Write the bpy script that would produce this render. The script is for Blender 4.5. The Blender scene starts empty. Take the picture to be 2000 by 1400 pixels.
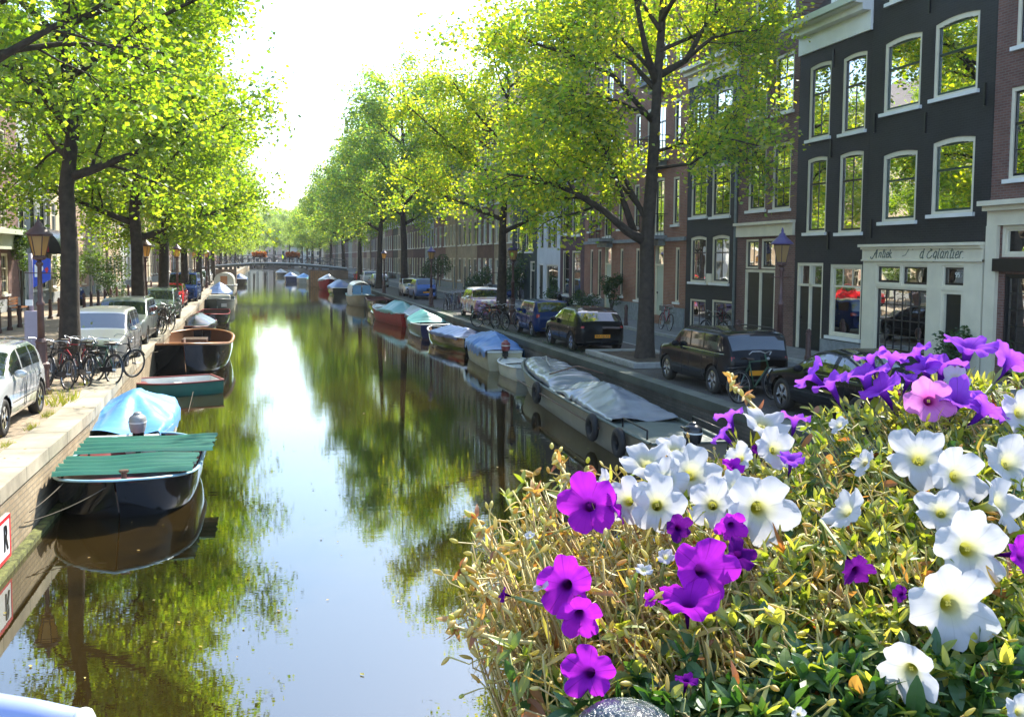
import bpy, math, random
import numpy as np
from math import sin, cos, pi, radians, atan, sqrt
from mathutils import Vector, Matrix, Euler
R = random.Random(7)
NR = np.random.RandomState(11)
S = bpy.context.scene
COL = S.collection
# ------------------------------------------------------------------ camera model (position, focal length and tilt measured from the street)
FL, CX, CY, ROLL, EYE = 1900., 1000., 633., radians(0.5), 3.0
def _un(px, py):
    a = px - CX; b = -(py - CY); c, s = cos(ROLL), sin(ROLL)
    return a*c - b*s, a*s + b*c
_a, _b = _un(530, 503)
TH = atan(_b/FL); PSI = atan(-_a*cos(TH)/FL)
FWD = Vector((sin(PSI)*cos(TH), cos(PSI)*cos(TH), -sin(TH)))
RGT = Vector((cos(PSI), -sin(PSI), 0))
UPV = RGT.cross(FWD)
EYEP = Vector((0, 0, EYE))
def ray(px, py):
    a, b = _un(px, py)
    return FWD + RGT*(a/FL) + UPV*(b/FL)
def at_dep(px, py, d): return EYEP + ray(px, py)*d
def on_x(px, py, x):
    d = ray(px, py); t = x/d.x
    return d.y*t, EYE + d.z*t
def px_of(x, y, z):
    v = Vector((x, y, z)) - EYEP; k = v.dot(FWD); a = FL*v.dot(RGT)/k; b = FL*v.dot(UPV)/k
    c, s = cos(ROLL), sin(ROLL)
    return CX + a*c + b*s, CY - (-a*s + b*c)
def x_at(px, y, z=0):
    lo, hi = -80, 80
    for _ in range(40):
        m = (lo+hi)/2
        if px_of(m, y, z)[0] < px: lo = m
        else: hi = m
    return lo
# ------------------------------------------------------------------ mesh helpers
class MB:
    def __init__(s): s.v = []; s.f = []; s.uv = None
    def box(s, x0, y0, z0, x1, y1, z1, M=None):
        b = len(s.v)
        p = [(x0,y0,z0),(x1,y0,z0),(x1,y1,z0),(x0,y1,z0),(x0,y0,z1),(x1,y0,z1),(x1,y1,z1),(x0,y1,z1)]
        if M is not None: p = [tuple(M @ Vector(q)) for q in p]
        s.v += p
        s.f += [(b,b+3,b+2,b+1),(b+4,b+5,b+6,b+7),(b,b+1,b+5,b+4),(b+1,b+2,b+6,b+5),(b+2,b+3,b+7,b+6),(b+3,b,b+4,b+7)]
        return s
    def quad(s, *p):
        b = len(s.v); s.v += [tuple(q) for q in p]; s.f.append(tuple(range(b, b+len(p)))); return s
    def tube(s, pts, r, n=8, cap=True, sq=1.0):
        pts = [Vector(p) for p in pts]; m = len(pts)
        if not hasattr(r, '__len__'): r = [r]*m
        b = len(s.v); prev = None
        for i, p in enumerate(pts):
            t = (pts[min(i+1, m-1)] - pts[max(i-1, 0)])
            if t.length < 1e-9: t = Vector((0,0,1))
            t.normalize()
            if prev is None:
                a = Vector((0,0,1)) if abs(t.z) < .9 else Vector((1,0,0))
                u = t.cross(a).normalized()
            else:
                u = (prev - t*prev.dot(t))
                u = u.normalized() if u.length > 1e-6 else t.orthogonal().normalized()
            prev = u; w = t.cross(u)
            for k in range(n):
                an = 2*pi*k/n
                s.v.append(tuple(p + u*(r[i]*cos(an)) + w*(r[i]*sq*sin(an))))
        for i in range(m-1):
            for k in range(n):
                k2 = (k+1) % n
                s.f.append((b+i*n+k, b+i*n+k2, b+(i+1)*n+k2, b+(i+1)*n+k))
        if cap:
            s.f.append(tuple(b+k for k in range(n-1, -1, -1))); s.f.append(tuple(b+(m-1)*n+k for k in range(n)))
        return s
    def lathe(s, prof, n=12, o=(0,0,0), M=None, ph=0):
        b = len(s.v)
        for (r, z) in prof:
            for k in range(n):
                a = 2*pi*k/n + ph
                q = Vector((o[0]+r*cos(a), o[1]+r*sin(a), o[2]+z))
                if M is not None: q = M @ q
                s.v.append(tuple(q))
        m = len(prof)
        for i in range(m-1):
            for k in range(n):
                k2 = (k+1) % n
                s.f.append((b+i*n+k, b+i*n+k2, b+(i+1)*n+k2, b+(i+1)*n+k))
        s.f.append(tuple(b+k for k in range(n-1, -1, -1))); s.f.append(tuple(b+(m-1)*n+k for k in range(n)))
        return s
    def grid(s, fn, nu, nv, closev=False, keep=None):
        b = len(s.v); nn = nv if closev else nv+1
        for i in range(nu+1):
            for j in range(nn): s.v.append(tuple(fn(i/nu, j/nv)))
        for i in range(nu):
            for j in range(nv):
                if keep and not keep(i, j): continue
                j2 = (j+1) % nn
                s.f.append((b+i*nn+j, b+(i+1)*nn+j, b+(i+1)*nn+j2, b+i*nn+j2))
        return s
    def prism(s, poly, z0, z1, ax='z'):
        b = len(s.v); n = len(poly)
        for z in (z0, z1):
            for (a, c) in poly:
                s.v.append((a, c, z) if ax == 'z' else ((z, a, c) if ax == 'x' else (a, z, c)))
        s.f.append(tuple(b+k for k in range(n-1,-1,-1))); s.f.append(tuple(b+n+k for k in range(n)))
        for k in range(n): s.f.append((b+k, b+(k+1)%n, b+n+(k+1)%n, b+n+k))
        return s
    def sphere(s, c, rx, ry=None, rz=None, n=10, m=7, M=None):
        ry = rx if ry is None else ry; rz = rx if rz is None else rz
        b = len(s.v)
        for i in range(m+1):
            th = pi*i/m
            for k in range(n):
                a = 2*pi*k/n
                q = Vector((c[0]+rx*sin(th)*cos(a), c[1]+ry*sin(th)*sin(a), c[2]+rz*cos(th)))
                if M is not None: q = M @ q
                s.v.append(tuple(q))
        for i in range(m):
            for k in range(n):
                k2 = (k+1) % n
                s.f.append((b+i*n+k, b+(i+1)*n+k, b+(i+1)*n+k2, b+i*n+k2))
        return s
    def mesh(s, name, m, smooth=False):
        me = bpy.data.meshes.new(name); me.from_pydata(s.v, [], s.f)
        if smooth: me.polygons.foreach_set('use_smooth', [True]*len(me.polygons))
        me.materials.append(m); me.update(); return me
    def build(s, name, m, parent=None, smooth=False, bevel=0, world=False):
        o = bpy.data.objects.new(name, s.mesh(name, m, smooth)); COL.objects.link(o)
        if parent is not None:
            o.parent = parent
            if world: o.matrix_parent_inverse = Matrix.Translation(-wloc(parent))
        if bevel:
            b = o.modifiers.new('b', 'BEVEL'); b.width = bevel; b.segments = 2; b.limit_method = 'ANGLE'
        return o
def wloc(o):
    v = Vector(o.location)
    while o.parent is not None:
        o = o.parent; v = v + Vector(o.location)
    return v
def link(name, me, parent=None, loc=(0,0,0), rot=None):
    o = bpy.data.objects.new(name, me); COL.objects.link(o); o.location = loc
    if rot: o.rotation_euler = rot
    if parent is not None: o.parent = parent
    return o
def tag(o, label=None, cat=None, group=None, kind=None):
    if label: o['label'] = label
    if cat: o['category'] = cat
    if group: o['group'] = group
    if kind: o['kind'] = kind
    return o
def thing(name, label, cat, loc=(0,0,0), rz=0, group=None):
    o = bpy.data.objects.new(name, None); COL.objects.link(o)
    o.location = loc; o.rotation_euler = (0, 0, rz); o.empty_display_size = .1
    return tag(o, label, cat, group)
def kids(o): return [c for c in KIDS.get(o.name, [])]
def copy_tree(o, parent=None):
    c = o.copy(); COL.objects.link(c); c.parent = parent
    if parent is not None: c.matrix_parent_inverse = o.matrix_parent_inverse.copy()
    for ch in list(o.children): copy_tree(ch, c)
    return c
ORD = ['first','second','third','fourth','fifth','sixth','seventh','eighth','ninth','tenth','eleventh','twelfth','thirteenth','fourteenth','fifteenth','sixteenth','seventeenth','eighteenth','nineteenth','twentieth']
ORD += ['twenty-'+o for o in ORD[:9]] + ['thirtieth'] + ['thirty-'+o for o in ORD[:9]]
# ------------------------------------------------------------------ materials
def mk(name):
    m = bpy.data.materials.new(name); m.use_nodes = True
    nt = m.node_tree; b = nt.nodes['Principled BSDF']; return m, nt, b
def N(nt, t, **kw):
    n = nt.nodes.new(t)
    for k, v in kw.items(): setattr(n, k, v)
    return n
def setin(b, **kw):
    for k, v in kw.items():
        b.inputs[k.replace('_', ' ')].default_value = v
def c4(c): return (c[0], c[1], c[2], 1)
def pmat(name, col, rough=.5, metal=0, var=.18, scale=6, bump=0, coat=0, spec=.5, bscale=None):
    m, nt, b = mk(name)
    setin(b, Roughness=rough, Metallic=metal); b.inputs['Coat Weight'].default_value = coat; b.inputs['Specular IOR Level'].default_value = spec
    b.inputs['Coat Roughness'].default_value = .04
    tc = N(nt, 'ShaderNodeTexCoord'); nz = N(nt, 'ShaderNodeTexNoise')
    nz.inputs['Scale'].default_value = scale; nz.inputs['Detail'].default_value = 5
    nt.links.new(tc.outputs['Object'], nz.inputs['Vector'])
    r = N(nt, 'ShaderNodeValToRGB'); e = r.color_ramp.elements
    e[0].position = .3; e[1].position = .7
    e[0].color = c4([max(0, x*(1-var)) for x in col]); e[1].color = c4([min(1, x*(1+var)) for x in col])
    nt.links.new(nz.outputs['Fac'], r.inputs[0]); nt.links.new(r.outputs[0], b.inputs['Base Color'])
    if bump:
        bp = N(nt, 'ShaderNodeBump'); bp.inputs['Strength'].default_value = bump; bp.inputs['Distance'].default_value = .02
        n2 = N(nt, 'ShaderNodeTexNoise'); n2.inputs['Scale'].default_value = bscale or scale*3; n2.inputs['Detail'].default_value = 6
        nt.links.new(tc.outputs['Object'], n2.inputs['Vector'])
        nt.links.new(n2.outputs['Fac'], bp.inputs['Height']); nt.links.new(bp.outputs[0], b.inputs['Normal'])
    return m
def brick(name, c1, c2, mort, plane='yz', bw=.21, bh=.065, ms=.012, dirt=.35, rough=.85, bump=.4, rot=0, off=.5, msm=.1):
    m, nt, b = mk(name); setin(b, Roughness=rough)
    g = N(nt, 'ShaderNodeNewGeometry'); sp = N(nt, 'ShaderNodeSeparateXYZ'); cb = N(nt, 'ShaderNodeCombineXYZ')
    nt.links.new(g.outputs['Position'], sp.inputs[0])
    ia = {'x':0,'y':1,'z':2}
    nt.links.new(sp.outputs[ia[plane[0]]], cb.inputs[0]); nt.links.new(sp.outputs[ia[plane[1]]], cb.inputs[1])
    vec = cb.outputs[0]
    if rot:
        mp = N(nt, 'ShaderNodeMapping'); mp.inputs['Rotation'].default_value = (0,0,rot); nt.links.new(vec, mp.inputs[0]); vec = mp.outputs[0]
    br = N(nt, 'ShaderNodeTexBrick'); br.offset = off
    br.inputs['Color1'].default_value = c4(c1); br.inputs['Color2'].default_value = c4(c2); br.inputs['Mortar'].default_value = c4(mort)
    br.inputs['Scale'].default_value = 1; br.inputs['Mortar Size'].default_value = ms; br.inputs['Brick Width'].default_value = bw; br.inputs['Row Height'].default_value = bh
    br.inputs['Mortar Smooth'].default_value = msm
    nt.links.new(vec, br.inputs['Vector'])
    nz = N(nt, 'ShaderNodeTexNoise'); nz.inputs['Scale'].default_value = .9; nz.inputs['Detail'].default_value = 8; nz.inputs['Roughness'].default_value = .65
    nt.links.new(g.outputs['Position'], nz.inputs['Vector'])
    rr = N(nt, 'ShaderNodeValToRGB'); rr.color_ramp.elements[0].position = .3; rr.color_ramp.elements[1].position = .72
    rr.color_ramp.elements[0].color = (1-dirt,)*3+(1,); rr.color_ramp.elements[1].color = (1.12,1.12,1.12,1)
    nt.links.new(nz.outputs['Fac'], rr.inputs[0])
    mx = N(nt, 'ShaderNodeMix', data_type='RGBA', blend_type='MULTIPLY'); mx.inputs[0].default_value = 1
    nt.links.new(br.outputs['Color'], mx.inputs[6]); nt.links.new(rr.outputs[0], mx.inputs[7]); nt.links.new(mx.outputs[2], b.inputs['Base Color'])
    bp = N(nt, 'ShaderNodeBump'); bp.invert = True; bp.inputs['Strength'].default_value = bump; bp.inputs['Distance'].default_value = .012
    nt.links.new(br.outputs['Fac'], bp.inputs['Height']); nt.links.new(bp.outputs[0], b.inputs['Normal'])
    return m
def leafmat(name, cols, trans=.5, tcol=None, rough=.5, tgain=1.6):
    m, nt, b = mk(name); nt.nodes.remove(b)
    out = nt.nodes['Material Output']
    g = N(nt, 'ShaderNodeNewGeometry'); r = N(nt, 'ShaderNodeValToRGB'); e = r.color_ramp.elements
    e[0].color = c4(cols[0]); e[1].color = c4(cols[-1])
    for i, c in enumerate(cols[1:-1]):
        q = e.new((i+1)/(len(cols)-1)); q.color = c4(c)
    nt.links.new(g.outputs['Random Per Island'], r.inputs[0])
    d = N(nt, 'ShaderNodeBsdfDiffuse'); t = N(nt, 'ShaderNodeBsdfTranslucent'); gl = N(nt, 'ShaderNodeBsdfGlossy'); gl.inputs['Roughness'].default_value = rough
    gl.inputs['Color'].default_value = (.9,.95,1,1)
    nt.links.new(r.outputs[0], d.inputs[0])
    mu = N(nt, 'ShaderNodeMix', data_type='RGBA', blend_type='MULTIPLY'); mu.inputs[0].default_value = 1
    nt.links.new(r.outputs[0], mu.inputs[6]); mu.inputs[7].default_value = c4(tcol or (tgain*1.15, tgain, tgain*.35))
    mu.clamp_result = False
    nt.links.new(mu.outputs[2], t.inputs[0])
    m1 = N(nt, 'ShaderNodeMixShader'); m1.inputs[0].default_value = trans
    nt.links.new(d.outputs[0], m1.inputs[1]); nt.links.new(t.outputs[0], m1.inputs[2])
    m2 = N(nt, 'ShaderNodeMixShader'); m2.inputs[0].default_value = .05
    nt.links.new(m1.outputs[0], m2.inputs[1]); nt.links.new(gl.outputs[0], m2.inputs[2]); nt.links.new(m2.outputs[0], out.inputs['Surface'])
    return m
def glassmat(name, tint=(.85,.92,.9), wob=.012, refl=1.0):
    m, nt, b = mk(name); nt.nodes.remove(b); out = nt.nodes['Material Output']
    tr = N(nt, 'ShaderNodeBsdfTransparent'); tr.inputs[0].default_value = c4(tint)
    gl = N(nt, 'ShaderNodeBsdfGlossy'); gl.inputs['Roughness'].default_value = .015; gl.inputs[0].default_value = (.8*refl,.8*refl,.8*refl,1)
    fr = N(nt, 'ShaderNodeFresnel'); fr.inputs[0].default_value = 1.48
    g = N(nt, 'ShaderNodeNewGeometry'); nz = N(nt, 'ShaderNodeTexNoise'); nz.inputs['Scale'].default_value = 1.3; nz.inputs['Detail'].default_value = 1
    nt.links.new(g.outputs['Position'], nz.inputs['Vector'])
    bp = N(nt, 'ShaderNodeBump'); bp.inputs['Strength'].default_value = wob; bp.inputs['Distance'].default_value = .3
    nt.links.new(nz.outputs['Fac'], bp.inputs['Height']); nt.links.new(bp.outputs[0], gl.inputs['Normal'])
    ms = N(nt, 'ShaderNodeMixShader'); nt.links.new(fr.outputs[0], ms.inputs[0]); nt.links.new(tr.outputs[0], ms.inputs[1]); nt.links.new(gl.outputs[0], ms.inputs[2])
    nt.links.new(ms.outputs[0], out.inputs['Surface']); return m
M = {}
M['cream'] = pmat('cream_paint', (.76,.7,.54), .45, var=.08, scale=2, bump=.05)
M['white'] = pmat('white_paint', (.84,.84,.8), .4, var=.06, scale=2)
M['greencream'] = pmat('pale_green_paint', (.5,.55,.45), .45, var=.08, scale=2)
M['sash'] = pmat('dark_green_paint', (.03,.06,.05), .3, var=.1)
M['black'] = pmat('black_paint', (.012,.013,.015), .3, var=.2, bump=.02)
M['door_dark'] = pmat('dark_door', (.008,.012,.011), .35, var=.3)
M['glass'] = glassmat('window_glass')
M['curtain'] = pmat('curtain', (.62,.62,.56), .8, var=.15, scale=9)
M['blind'] = pmat('dark_blind', (.05,.08,.06), .8, var=.3, scale=3)
M['room'] = pmat('interior', (.05,.045,.04), .9, var=.5, scale=1.5)
M['zinc'] = pmat('zinc_pipe', (.28,.33,.33), .5, metal=.3, var=.15)
M['stone'] = pmat('grey_plinth', (.25,.27,.28), .8, var=.2, bump=.3)
M['tile'] = pmat('roof_tile', (.07,.06,.06), .7, var=.3, bump=.4)
M['iron'] = pmat('iron', (.015,.016,.018), .4, metal=.3, var=.2)
M['b_black'] = brick('black_brick', (.009,.01,.013), (.018,.018,.022), (.024,.024,.028), dirt=.55, rough=.6, bump=.5)
M['b_black2'] = brick('soot_brick', (.01,.0095,.012), (.021,.018,.02), (.027,.025,.027), dirt=.55, rough=.65, bump=.5)
M['b_brown'] = brick('brown_brick', (.15,.065,.05), (.22,.1,.075), (.2,.15,.13))
M['b_red'] = brick('red_brick', (.2,.075,.06), (.28,.12,.09), (.22,.17,.15))
M['b_rust'] = brick('rust_brick', (.32,.11,.05), (.4,.16,.08), (.34,.25,.2))
M['b_plum'] = brick('plum_brick', (.1,.04,.05), (.14,.06,.06), (.12,.08,.08))
M['b_tan'] = brick('tan_brick', (.42,.3,.18), (.5,.37,.24), (.42,.36,.28))
M['b_pink'] = brick('pink_brick', (.38,.22,.16), (.45,.28,.2), (.42,.35,.28))
M['p_white'] = pmat('white_plaster', (.62,.64,.64), .7, var=.08, scale=1.5, bump=.1)
M['p_green'] = pmat('dark_green_plaster', (.03,.05,.05), .6, var=.2, scale=1.5, bump=.1)
M['p_cream'] = pmat('cream_plaster', (.6,.5,.36), .8, var=.1, scale=1.2, bump=.1)
M['p_grey'] = pmat('grey_plaster', (.3,.32,.3), .8, var=.12, scale=1.2, bump=.1)
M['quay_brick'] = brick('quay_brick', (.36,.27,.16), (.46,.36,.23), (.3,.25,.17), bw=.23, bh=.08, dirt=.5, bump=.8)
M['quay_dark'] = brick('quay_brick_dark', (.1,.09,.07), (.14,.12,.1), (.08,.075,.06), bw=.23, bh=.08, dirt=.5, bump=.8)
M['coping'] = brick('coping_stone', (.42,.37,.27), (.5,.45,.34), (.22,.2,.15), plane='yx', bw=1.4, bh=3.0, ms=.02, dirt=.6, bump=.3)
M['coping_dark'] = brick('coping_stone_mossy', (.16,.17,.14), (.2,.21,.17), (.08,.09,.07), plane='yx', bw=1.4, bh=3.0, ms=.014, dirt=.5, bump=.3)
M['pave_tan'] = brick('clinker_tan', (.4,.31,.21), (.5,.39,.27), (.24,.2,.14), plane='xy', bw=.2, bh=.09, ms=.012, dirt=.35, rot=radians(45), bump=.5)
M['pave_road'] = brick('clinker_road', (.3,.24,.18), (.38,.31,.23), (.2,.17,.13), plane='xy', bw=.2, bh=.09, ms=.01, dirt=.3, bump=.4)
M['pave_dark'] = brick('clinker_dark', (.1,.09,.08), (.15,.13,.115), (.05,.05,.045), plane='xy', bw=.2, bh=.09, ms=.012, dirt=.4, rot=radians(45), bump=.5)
M['asphalt'] = pmat('asphalt', (.11,.12,.125), .85, var=.15, scale=4, bump=.2, bscale=60)
M['slab'] = brick('pavement_slab', (.2,.2,.19), (.26,.25,.235), (.12,.12,.11), plane='yx', bw=.3, bh=.3, ms=.008, dirt=.3)
M['kerb'] = pmat('kerb', (.33,.33,.31), .8, var=.15, bump=.2)
M['line'] = pmat('road_line', (.7,.7,.68), .7, var=.15, scale=10)
M['earth'] = pmat('earth', (.08,.06,.04), .95, var=.4, bump=.8)
M['bark'] = pmat('elm_bark', (.045,.034,.025), .9, var=.4, scale=7, bump=1.0, bscale=22)
M['leaf_l'] = leafmat('elm_leaf_sunny', [(.07,.16,.012),(.11,.2,.014),(.16,.25,.02),(.22,.28,.03)], .6, tgain=2.9)
M['leaf_r'] = leafmat('elm_leaf_shade', [(.06,.14,.015),(.11,.19,.015),(.19,.245,.02),(.29,.29,.02)], .62, tgain=3.8)
M['leaf_f'] = leafmat('elm_leaf_far', [(.05,.14,.05),(.1,.19,.05),(.15,.22,.03),(.2,.24,.04)], .58, tgain=3.4)
M['shrub'] = leafmat('shrub_leaf', [(.02,.06,.02),(.04,.09,.02),(.07,.13,.03)], .35)
M['shrub_sun'] = leafmat('shrub_leaf_sunny', [(.06,.13,.02),(.1,.2,.03),(.16,.25,.05)], .45)
# ------------------------------------------------------------------ setting
ZW = -1.0
QL = [(-40,-3.35),(20,-3.35),(26,-3.6),(34,-3.85),(43,-4.0),(58,-4.3),(72,-4.7),(105,-5.6),(140,-6.4),(200,-7.0),(900,-12)]
def ql(y):
    for (a, xa), (b, xb) in zip(QL, QL[1:]):
        if y <= b: return xa + (xb-xa)*(y-a)/(b-a)
    return QL[-1][1]
XR = 9.0      # quay edge, shaded side
XF = 17.3      # facade line, shaded side
XL = -13.2     # facade line, sunny side
def struct(name, mb, m, kind='structure', **kw):
    o = mb.build(name, m, **kw); o['kind'] = kind; return o
ys = [-40, 0, 8, 14, 20, 26, 34, 43, 58, 72, 88, 105, 122, 140, 170, 200, 300, 900]
def strip(name, fa, fb, z, m, y0=-40, y1=900, drop=None):
    mb = MB(); yy = [y0] + [y for y in ys if y0 < y < y1] + [y1]
    for a, b in zip(yy, yy[1:]):
        mb.quad((fa(a), a, z), (fb(a), a, z), (fb(b), b, z), (fa(b), b, z))
        if drop is not None:
            for f in (fa, fb): mb.quad((f(a), a, z-drop), (f(b), b, z-drop), (f(b), b, z), (f(a), a, z))
    if drop is not None:
        for y in (y0, y1): mb.quad((fa(y), y, z-drop), (fb(y), y, z-drop), (fb(y), y, z), (fa(y), y, z))
    return struct(name, mb, m)
K = lambda v: (lambda y: v)
mb = MB(); mb.quad((-1500,-1500,-2.6),(1500,-1500,-2.6),(1500,3000,-2.6),(-1500,3000,-2.6)); struct('ground', mb, M['earth'])
# land either side
mb = MB()
mb.quad((-900,-40,-.02),(XL+.6,-40,-.02),(XL+.6,900,-.02),(-900,900,-.02)); struct('ground', mb, M['earth'])
mb = MB()
mb.quad((XF-.6,-40,-.02),(900,-40,-.02),(900,900,-.02),(XF-.6,900,-.02)); struct('ground', mb, M['earth'])
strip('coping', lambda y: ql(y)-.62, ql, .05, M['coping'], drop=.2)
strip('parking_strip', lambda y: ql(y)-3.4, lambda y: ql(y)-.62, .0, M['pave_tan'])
strip('road', lambda y: XL+2.9, lambda y: ql(y)-3.4, -.004, M['pave_road'])
strip('kerb', K(XL+2.7), K(XL+2.9), .1, M['kerb'], drop=.15)
strip('pavement', K(XL-.3), K(XL+2.7), .096, M['pave_tan'])
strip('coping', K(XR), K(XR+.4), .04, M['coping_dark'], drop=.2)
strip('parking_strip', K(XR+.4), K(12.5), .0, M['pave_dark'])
strip('kerb', K(12.5), K(12.62), .012, M['kerb'])
strip('road', K(12.62), K(15.1), .002, M['asphalt'])
strip('kerb', K(15.1), K(15.28), .11, M['kerb'], drop=.15)
strip('pavement', K(15.28), K(XF+.3), .106, M['slab'])
# quay walls as long brick things
def wall(name, label, f, m, side):
    mb = MB(); yy = [y for y in ys]
    t = -.5*side
    for a, b in zip(yy, yy[1:]):
        off = .04*side
        mb.quad((f(a)+off, a, -2.6), (f(b)+off, b, -2.6), (f(b)+off, b, -.15), (f(a)+off, a, -.15))
        mb.quad((f(a)+off, a, -.15), (f(b)+off, b, -.15), (f(b)+t, b, -.15), (f(a)+t, a, -.15))
    o = mb.build(name, m); tag(o, label, 'quay wall'); return o
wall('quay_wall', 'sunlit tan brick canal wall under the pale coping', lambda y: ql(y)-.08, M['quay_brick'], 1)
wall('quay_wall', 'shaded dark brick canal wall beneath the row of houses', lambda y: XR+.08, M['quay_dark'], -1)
# green algae ledge at the foot of the sunny wall
M['algae'] = pmat('algae', (.1,.11,.03), .9, var=.8, scale=9, bump=1)
mb = MB(); mb.box(-3.36,-20,-1.4,-3.22,19,-.93); o = mb.build('wall_ledge', M['algae']); tag(o, 'mossy green ledge along the waterline of the sunny quay', 'ledge')
# water
m, nt, b = mk('canal_water')
nt.nodes.remove(b); out = nt.nodes['Material Output']
df = N(nt, 'ShaderNodeBsdfDiffuse'); df.inputs[0].default_value = (.022,.014,.0035,1)
gl = N(nt, 'ShaderNodeBsdfGlossy'); gl.inputs['Roughness'].default_value = .0; gl.inputs[0].default_value = (.97,.98,.92,1)
fr = N(nt, 'ShaderNodeFresnel'); fr.inputs[0].default_value = 2.8
ms = N(nt, 'ShaderNodeMixShader')
g = N(nt, 'ShaderNodeNewGeometry')
def wav(scale, sx, sy, dist, detail=3):
    mp = N(nt, 'ShaderNodeMapping'); mp.inputs['Scale'].default_value = (sx, sy, 1); nt.links.new(g.outputs['Position'], mp.inputs[0])
    nz = N(nt, 'ShaderNodeTexNoise'); nz.inputs['Scale'].default_value = scale; nz.inputs['Detail'].default_value = detail; nz.inputs['Distortion'].default_value = .3
    nt.links.new(mp.outputs[0], nz.inputs['Vector']); return nz, dist
sepp = N(nt, 'ShaderNodeSeparateXYZ'); nt.links.new(g.outputs['Position'], sepp.inputs[0])
mr = N(nt, 'ShaderNodeMapRange'); mr.inputs[1].default_value = 6; mr.inputs[2].default_value = 30; mr.inputs[3].default_value = .22; mr.inputs[4].default_value = 1.0
nt.links.new(sepp.outputs[1], mr.inputs[0])
prev = None
for sc, sx, sy, dd, det in ((.5,1,1,.0028,2),(2.4,.45,2.0,.0010,2),(9,.4,2.0,.0005,2)):
    nz, d = wav(sc, sx, sy, dd, det)
    bp = N(nt, 'ShaderNodeBump'); bp.inputs['Distance'].default_value = dd; nt.links.new(nz.outputs['Fac'], bp.inputs['Height'])
    nt.links.new(mr.outputs[0], bp.inputs['Strength'])
    if prev: nt.links.new(prev.outputs[0], bp.inputs['Normal'])
    prev = bp
nt.links.new(prev.outputs[0], gl.inputs['Normal']); nt.links.new(prev.outputs[0], fr.inputs['Normal'])
nt.links.new(fr.outputs[0], ms.inputs[0]); nt.links.new(df.outputs[0], ms.inputs[1]); nt.links.new(gl.outputs[0], ms.inputs[2]); nt.links.new(ms.outputs[0], out.inputs['Surface'])
M['water'] = m
mb = MB()
yy = ys
for a, b_ in zip(yy, yy[1:]):
    mb.quad((ql(a)-.3, a, ZW), (XR+.3, a, ZW), (XR+.3, b_, ZW), (ql(b_)-.3, b_, ZW))
struct('water', mb, m)
# world + sun
W = bpy.data.worlds.new('World'); S.world = W; W.use_nodes = True; wn = W.node_tree
SUN_EL, SUN_AZ = radians(43), radians(38)      # azimuth measured from the canal axis towards the shaded row
sky = wn.nodes.new('ShaderNodeTexSky'); sky.sky_type = 'NISHITA'; sky.sun_disc = False
sky.sun_elevation = SUN_EL; sky.sun_rotation = SUN_AZ
sky.air_density = 1.0; sky.dust_density = .9; sky.ozone_density = 2.2
bg = wn.nodes['Background']; bg.inputs[1].default_value = .15
wn.links.new(sky.outputs[0], bg.inputs[0])
L = bpy.data.lights.new('sun', 'SUN'); L.energy = 3.8; L.angle = radians(.5); L.color = (1, .93, .8)
so = bpy.data.objects.new('sun', L); COL.objects.link(so)
sd = Vector((sin(SUN_AZ)*cos(SUN_EL), cos(SUN_AZ)*cos(SUN_EL), sin(SUN_EL)))
so.rotation_euler = sd.to_track_quat('Z', 'Y').to_euler()
# camera
cam = bpy.data.cameras.new('camera'); co = bpy.data.objects.new('camera', cam); COL.objects.link(co); S.camera = co
cam.sensor_width = 36; cam.lens = FL/2000*36; cam.shift_y = -(700-CY)/2000; cam.clip_end = 4000; cam.clip_start = .05
c, s_ = cos(ROLL), sin(ROLL)
r_ = RGT*c + UPV*s_; u_ = UPV*c - RGT*s_
Mx = Matrix((( r_.x,u_.x,-FWD.x,0),(r_.y,u_.y,-FWD.y,0),(r_.z,u_.z,-FWD.z,EYE),(0,0,0,1)))
co.matrix_world = Mx
S.view_settings.view_transform = 'Standard'; S.view_settings.look = 'None'; S.view_settings.exposure = 1.72; S.view_settings.gamma = 1
try:
    S.cycles.use_denoising = True; S.cycles.denoiser = 'OPENIMAGEDENOISE'
except Exception: pass
S.cycles.max_bounces = 6; S.cycles.diffuse_bounces = 3; S.cycles.glossy_bounces = 3; S.cycles.transmission_bounces = 4; S.cycles.transparent_max_bounces = 10
S.cycles.caustics_reflective = False; S.cycles.caustics_refractive = False
S.cycles.use_adaptive_sampling = True; S.cycles.adaptive_threshold = .015
S.cycles.sample_clamp_indirect = 6
# ------------------------------------------------------------------ houses
def holed(mb, sg, X0, d, u0, u1, z0, z1, holes, depth):
    """a facade sheet in the plane x = X0 - sg*d with real openings and reveals going in by depth"""
    x = X0 - sg*d; xi = x + sg*depth
    us = sorted({u0, u1} | {min(max(h[0],u0),u1) for h in holes} | {min(max(h[1],u0),u1) for h in holes})
    zs = sorted({z0, z1} | {min(max(h[2],z0),z1) for h in holes} | {min(max(h[3],z0),z1) for h in holes})
    for a, b in zip(us, us[1:]):
        for c, e in zip(zs, zs[1:]):
            mu, mz = (a+b)/2, (c+e)/2
            if any(h[0] < mu < h[1] and h[2] < mz < h[3] for h in holes): continue
            mb.quad((x,a,c),(x,a,e),(x,b,e),(x,b,c))
    for (a, b, c, e) in [h[:4] for h in holes]:
        mb.quad((x,a,c),(xi,a,c),(xi,a,e),(x,a,e)); mb.quad((x,b,c),(x,b,e),(xi,b,e),(xi,b,c))
        mb.quad((x,a,c),(x,b,c),(xi,b,c),(xi,a,c)); mb.quad((x,a,e),(xi,a,e),(xi,b,e),(x,b,e))
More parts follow.
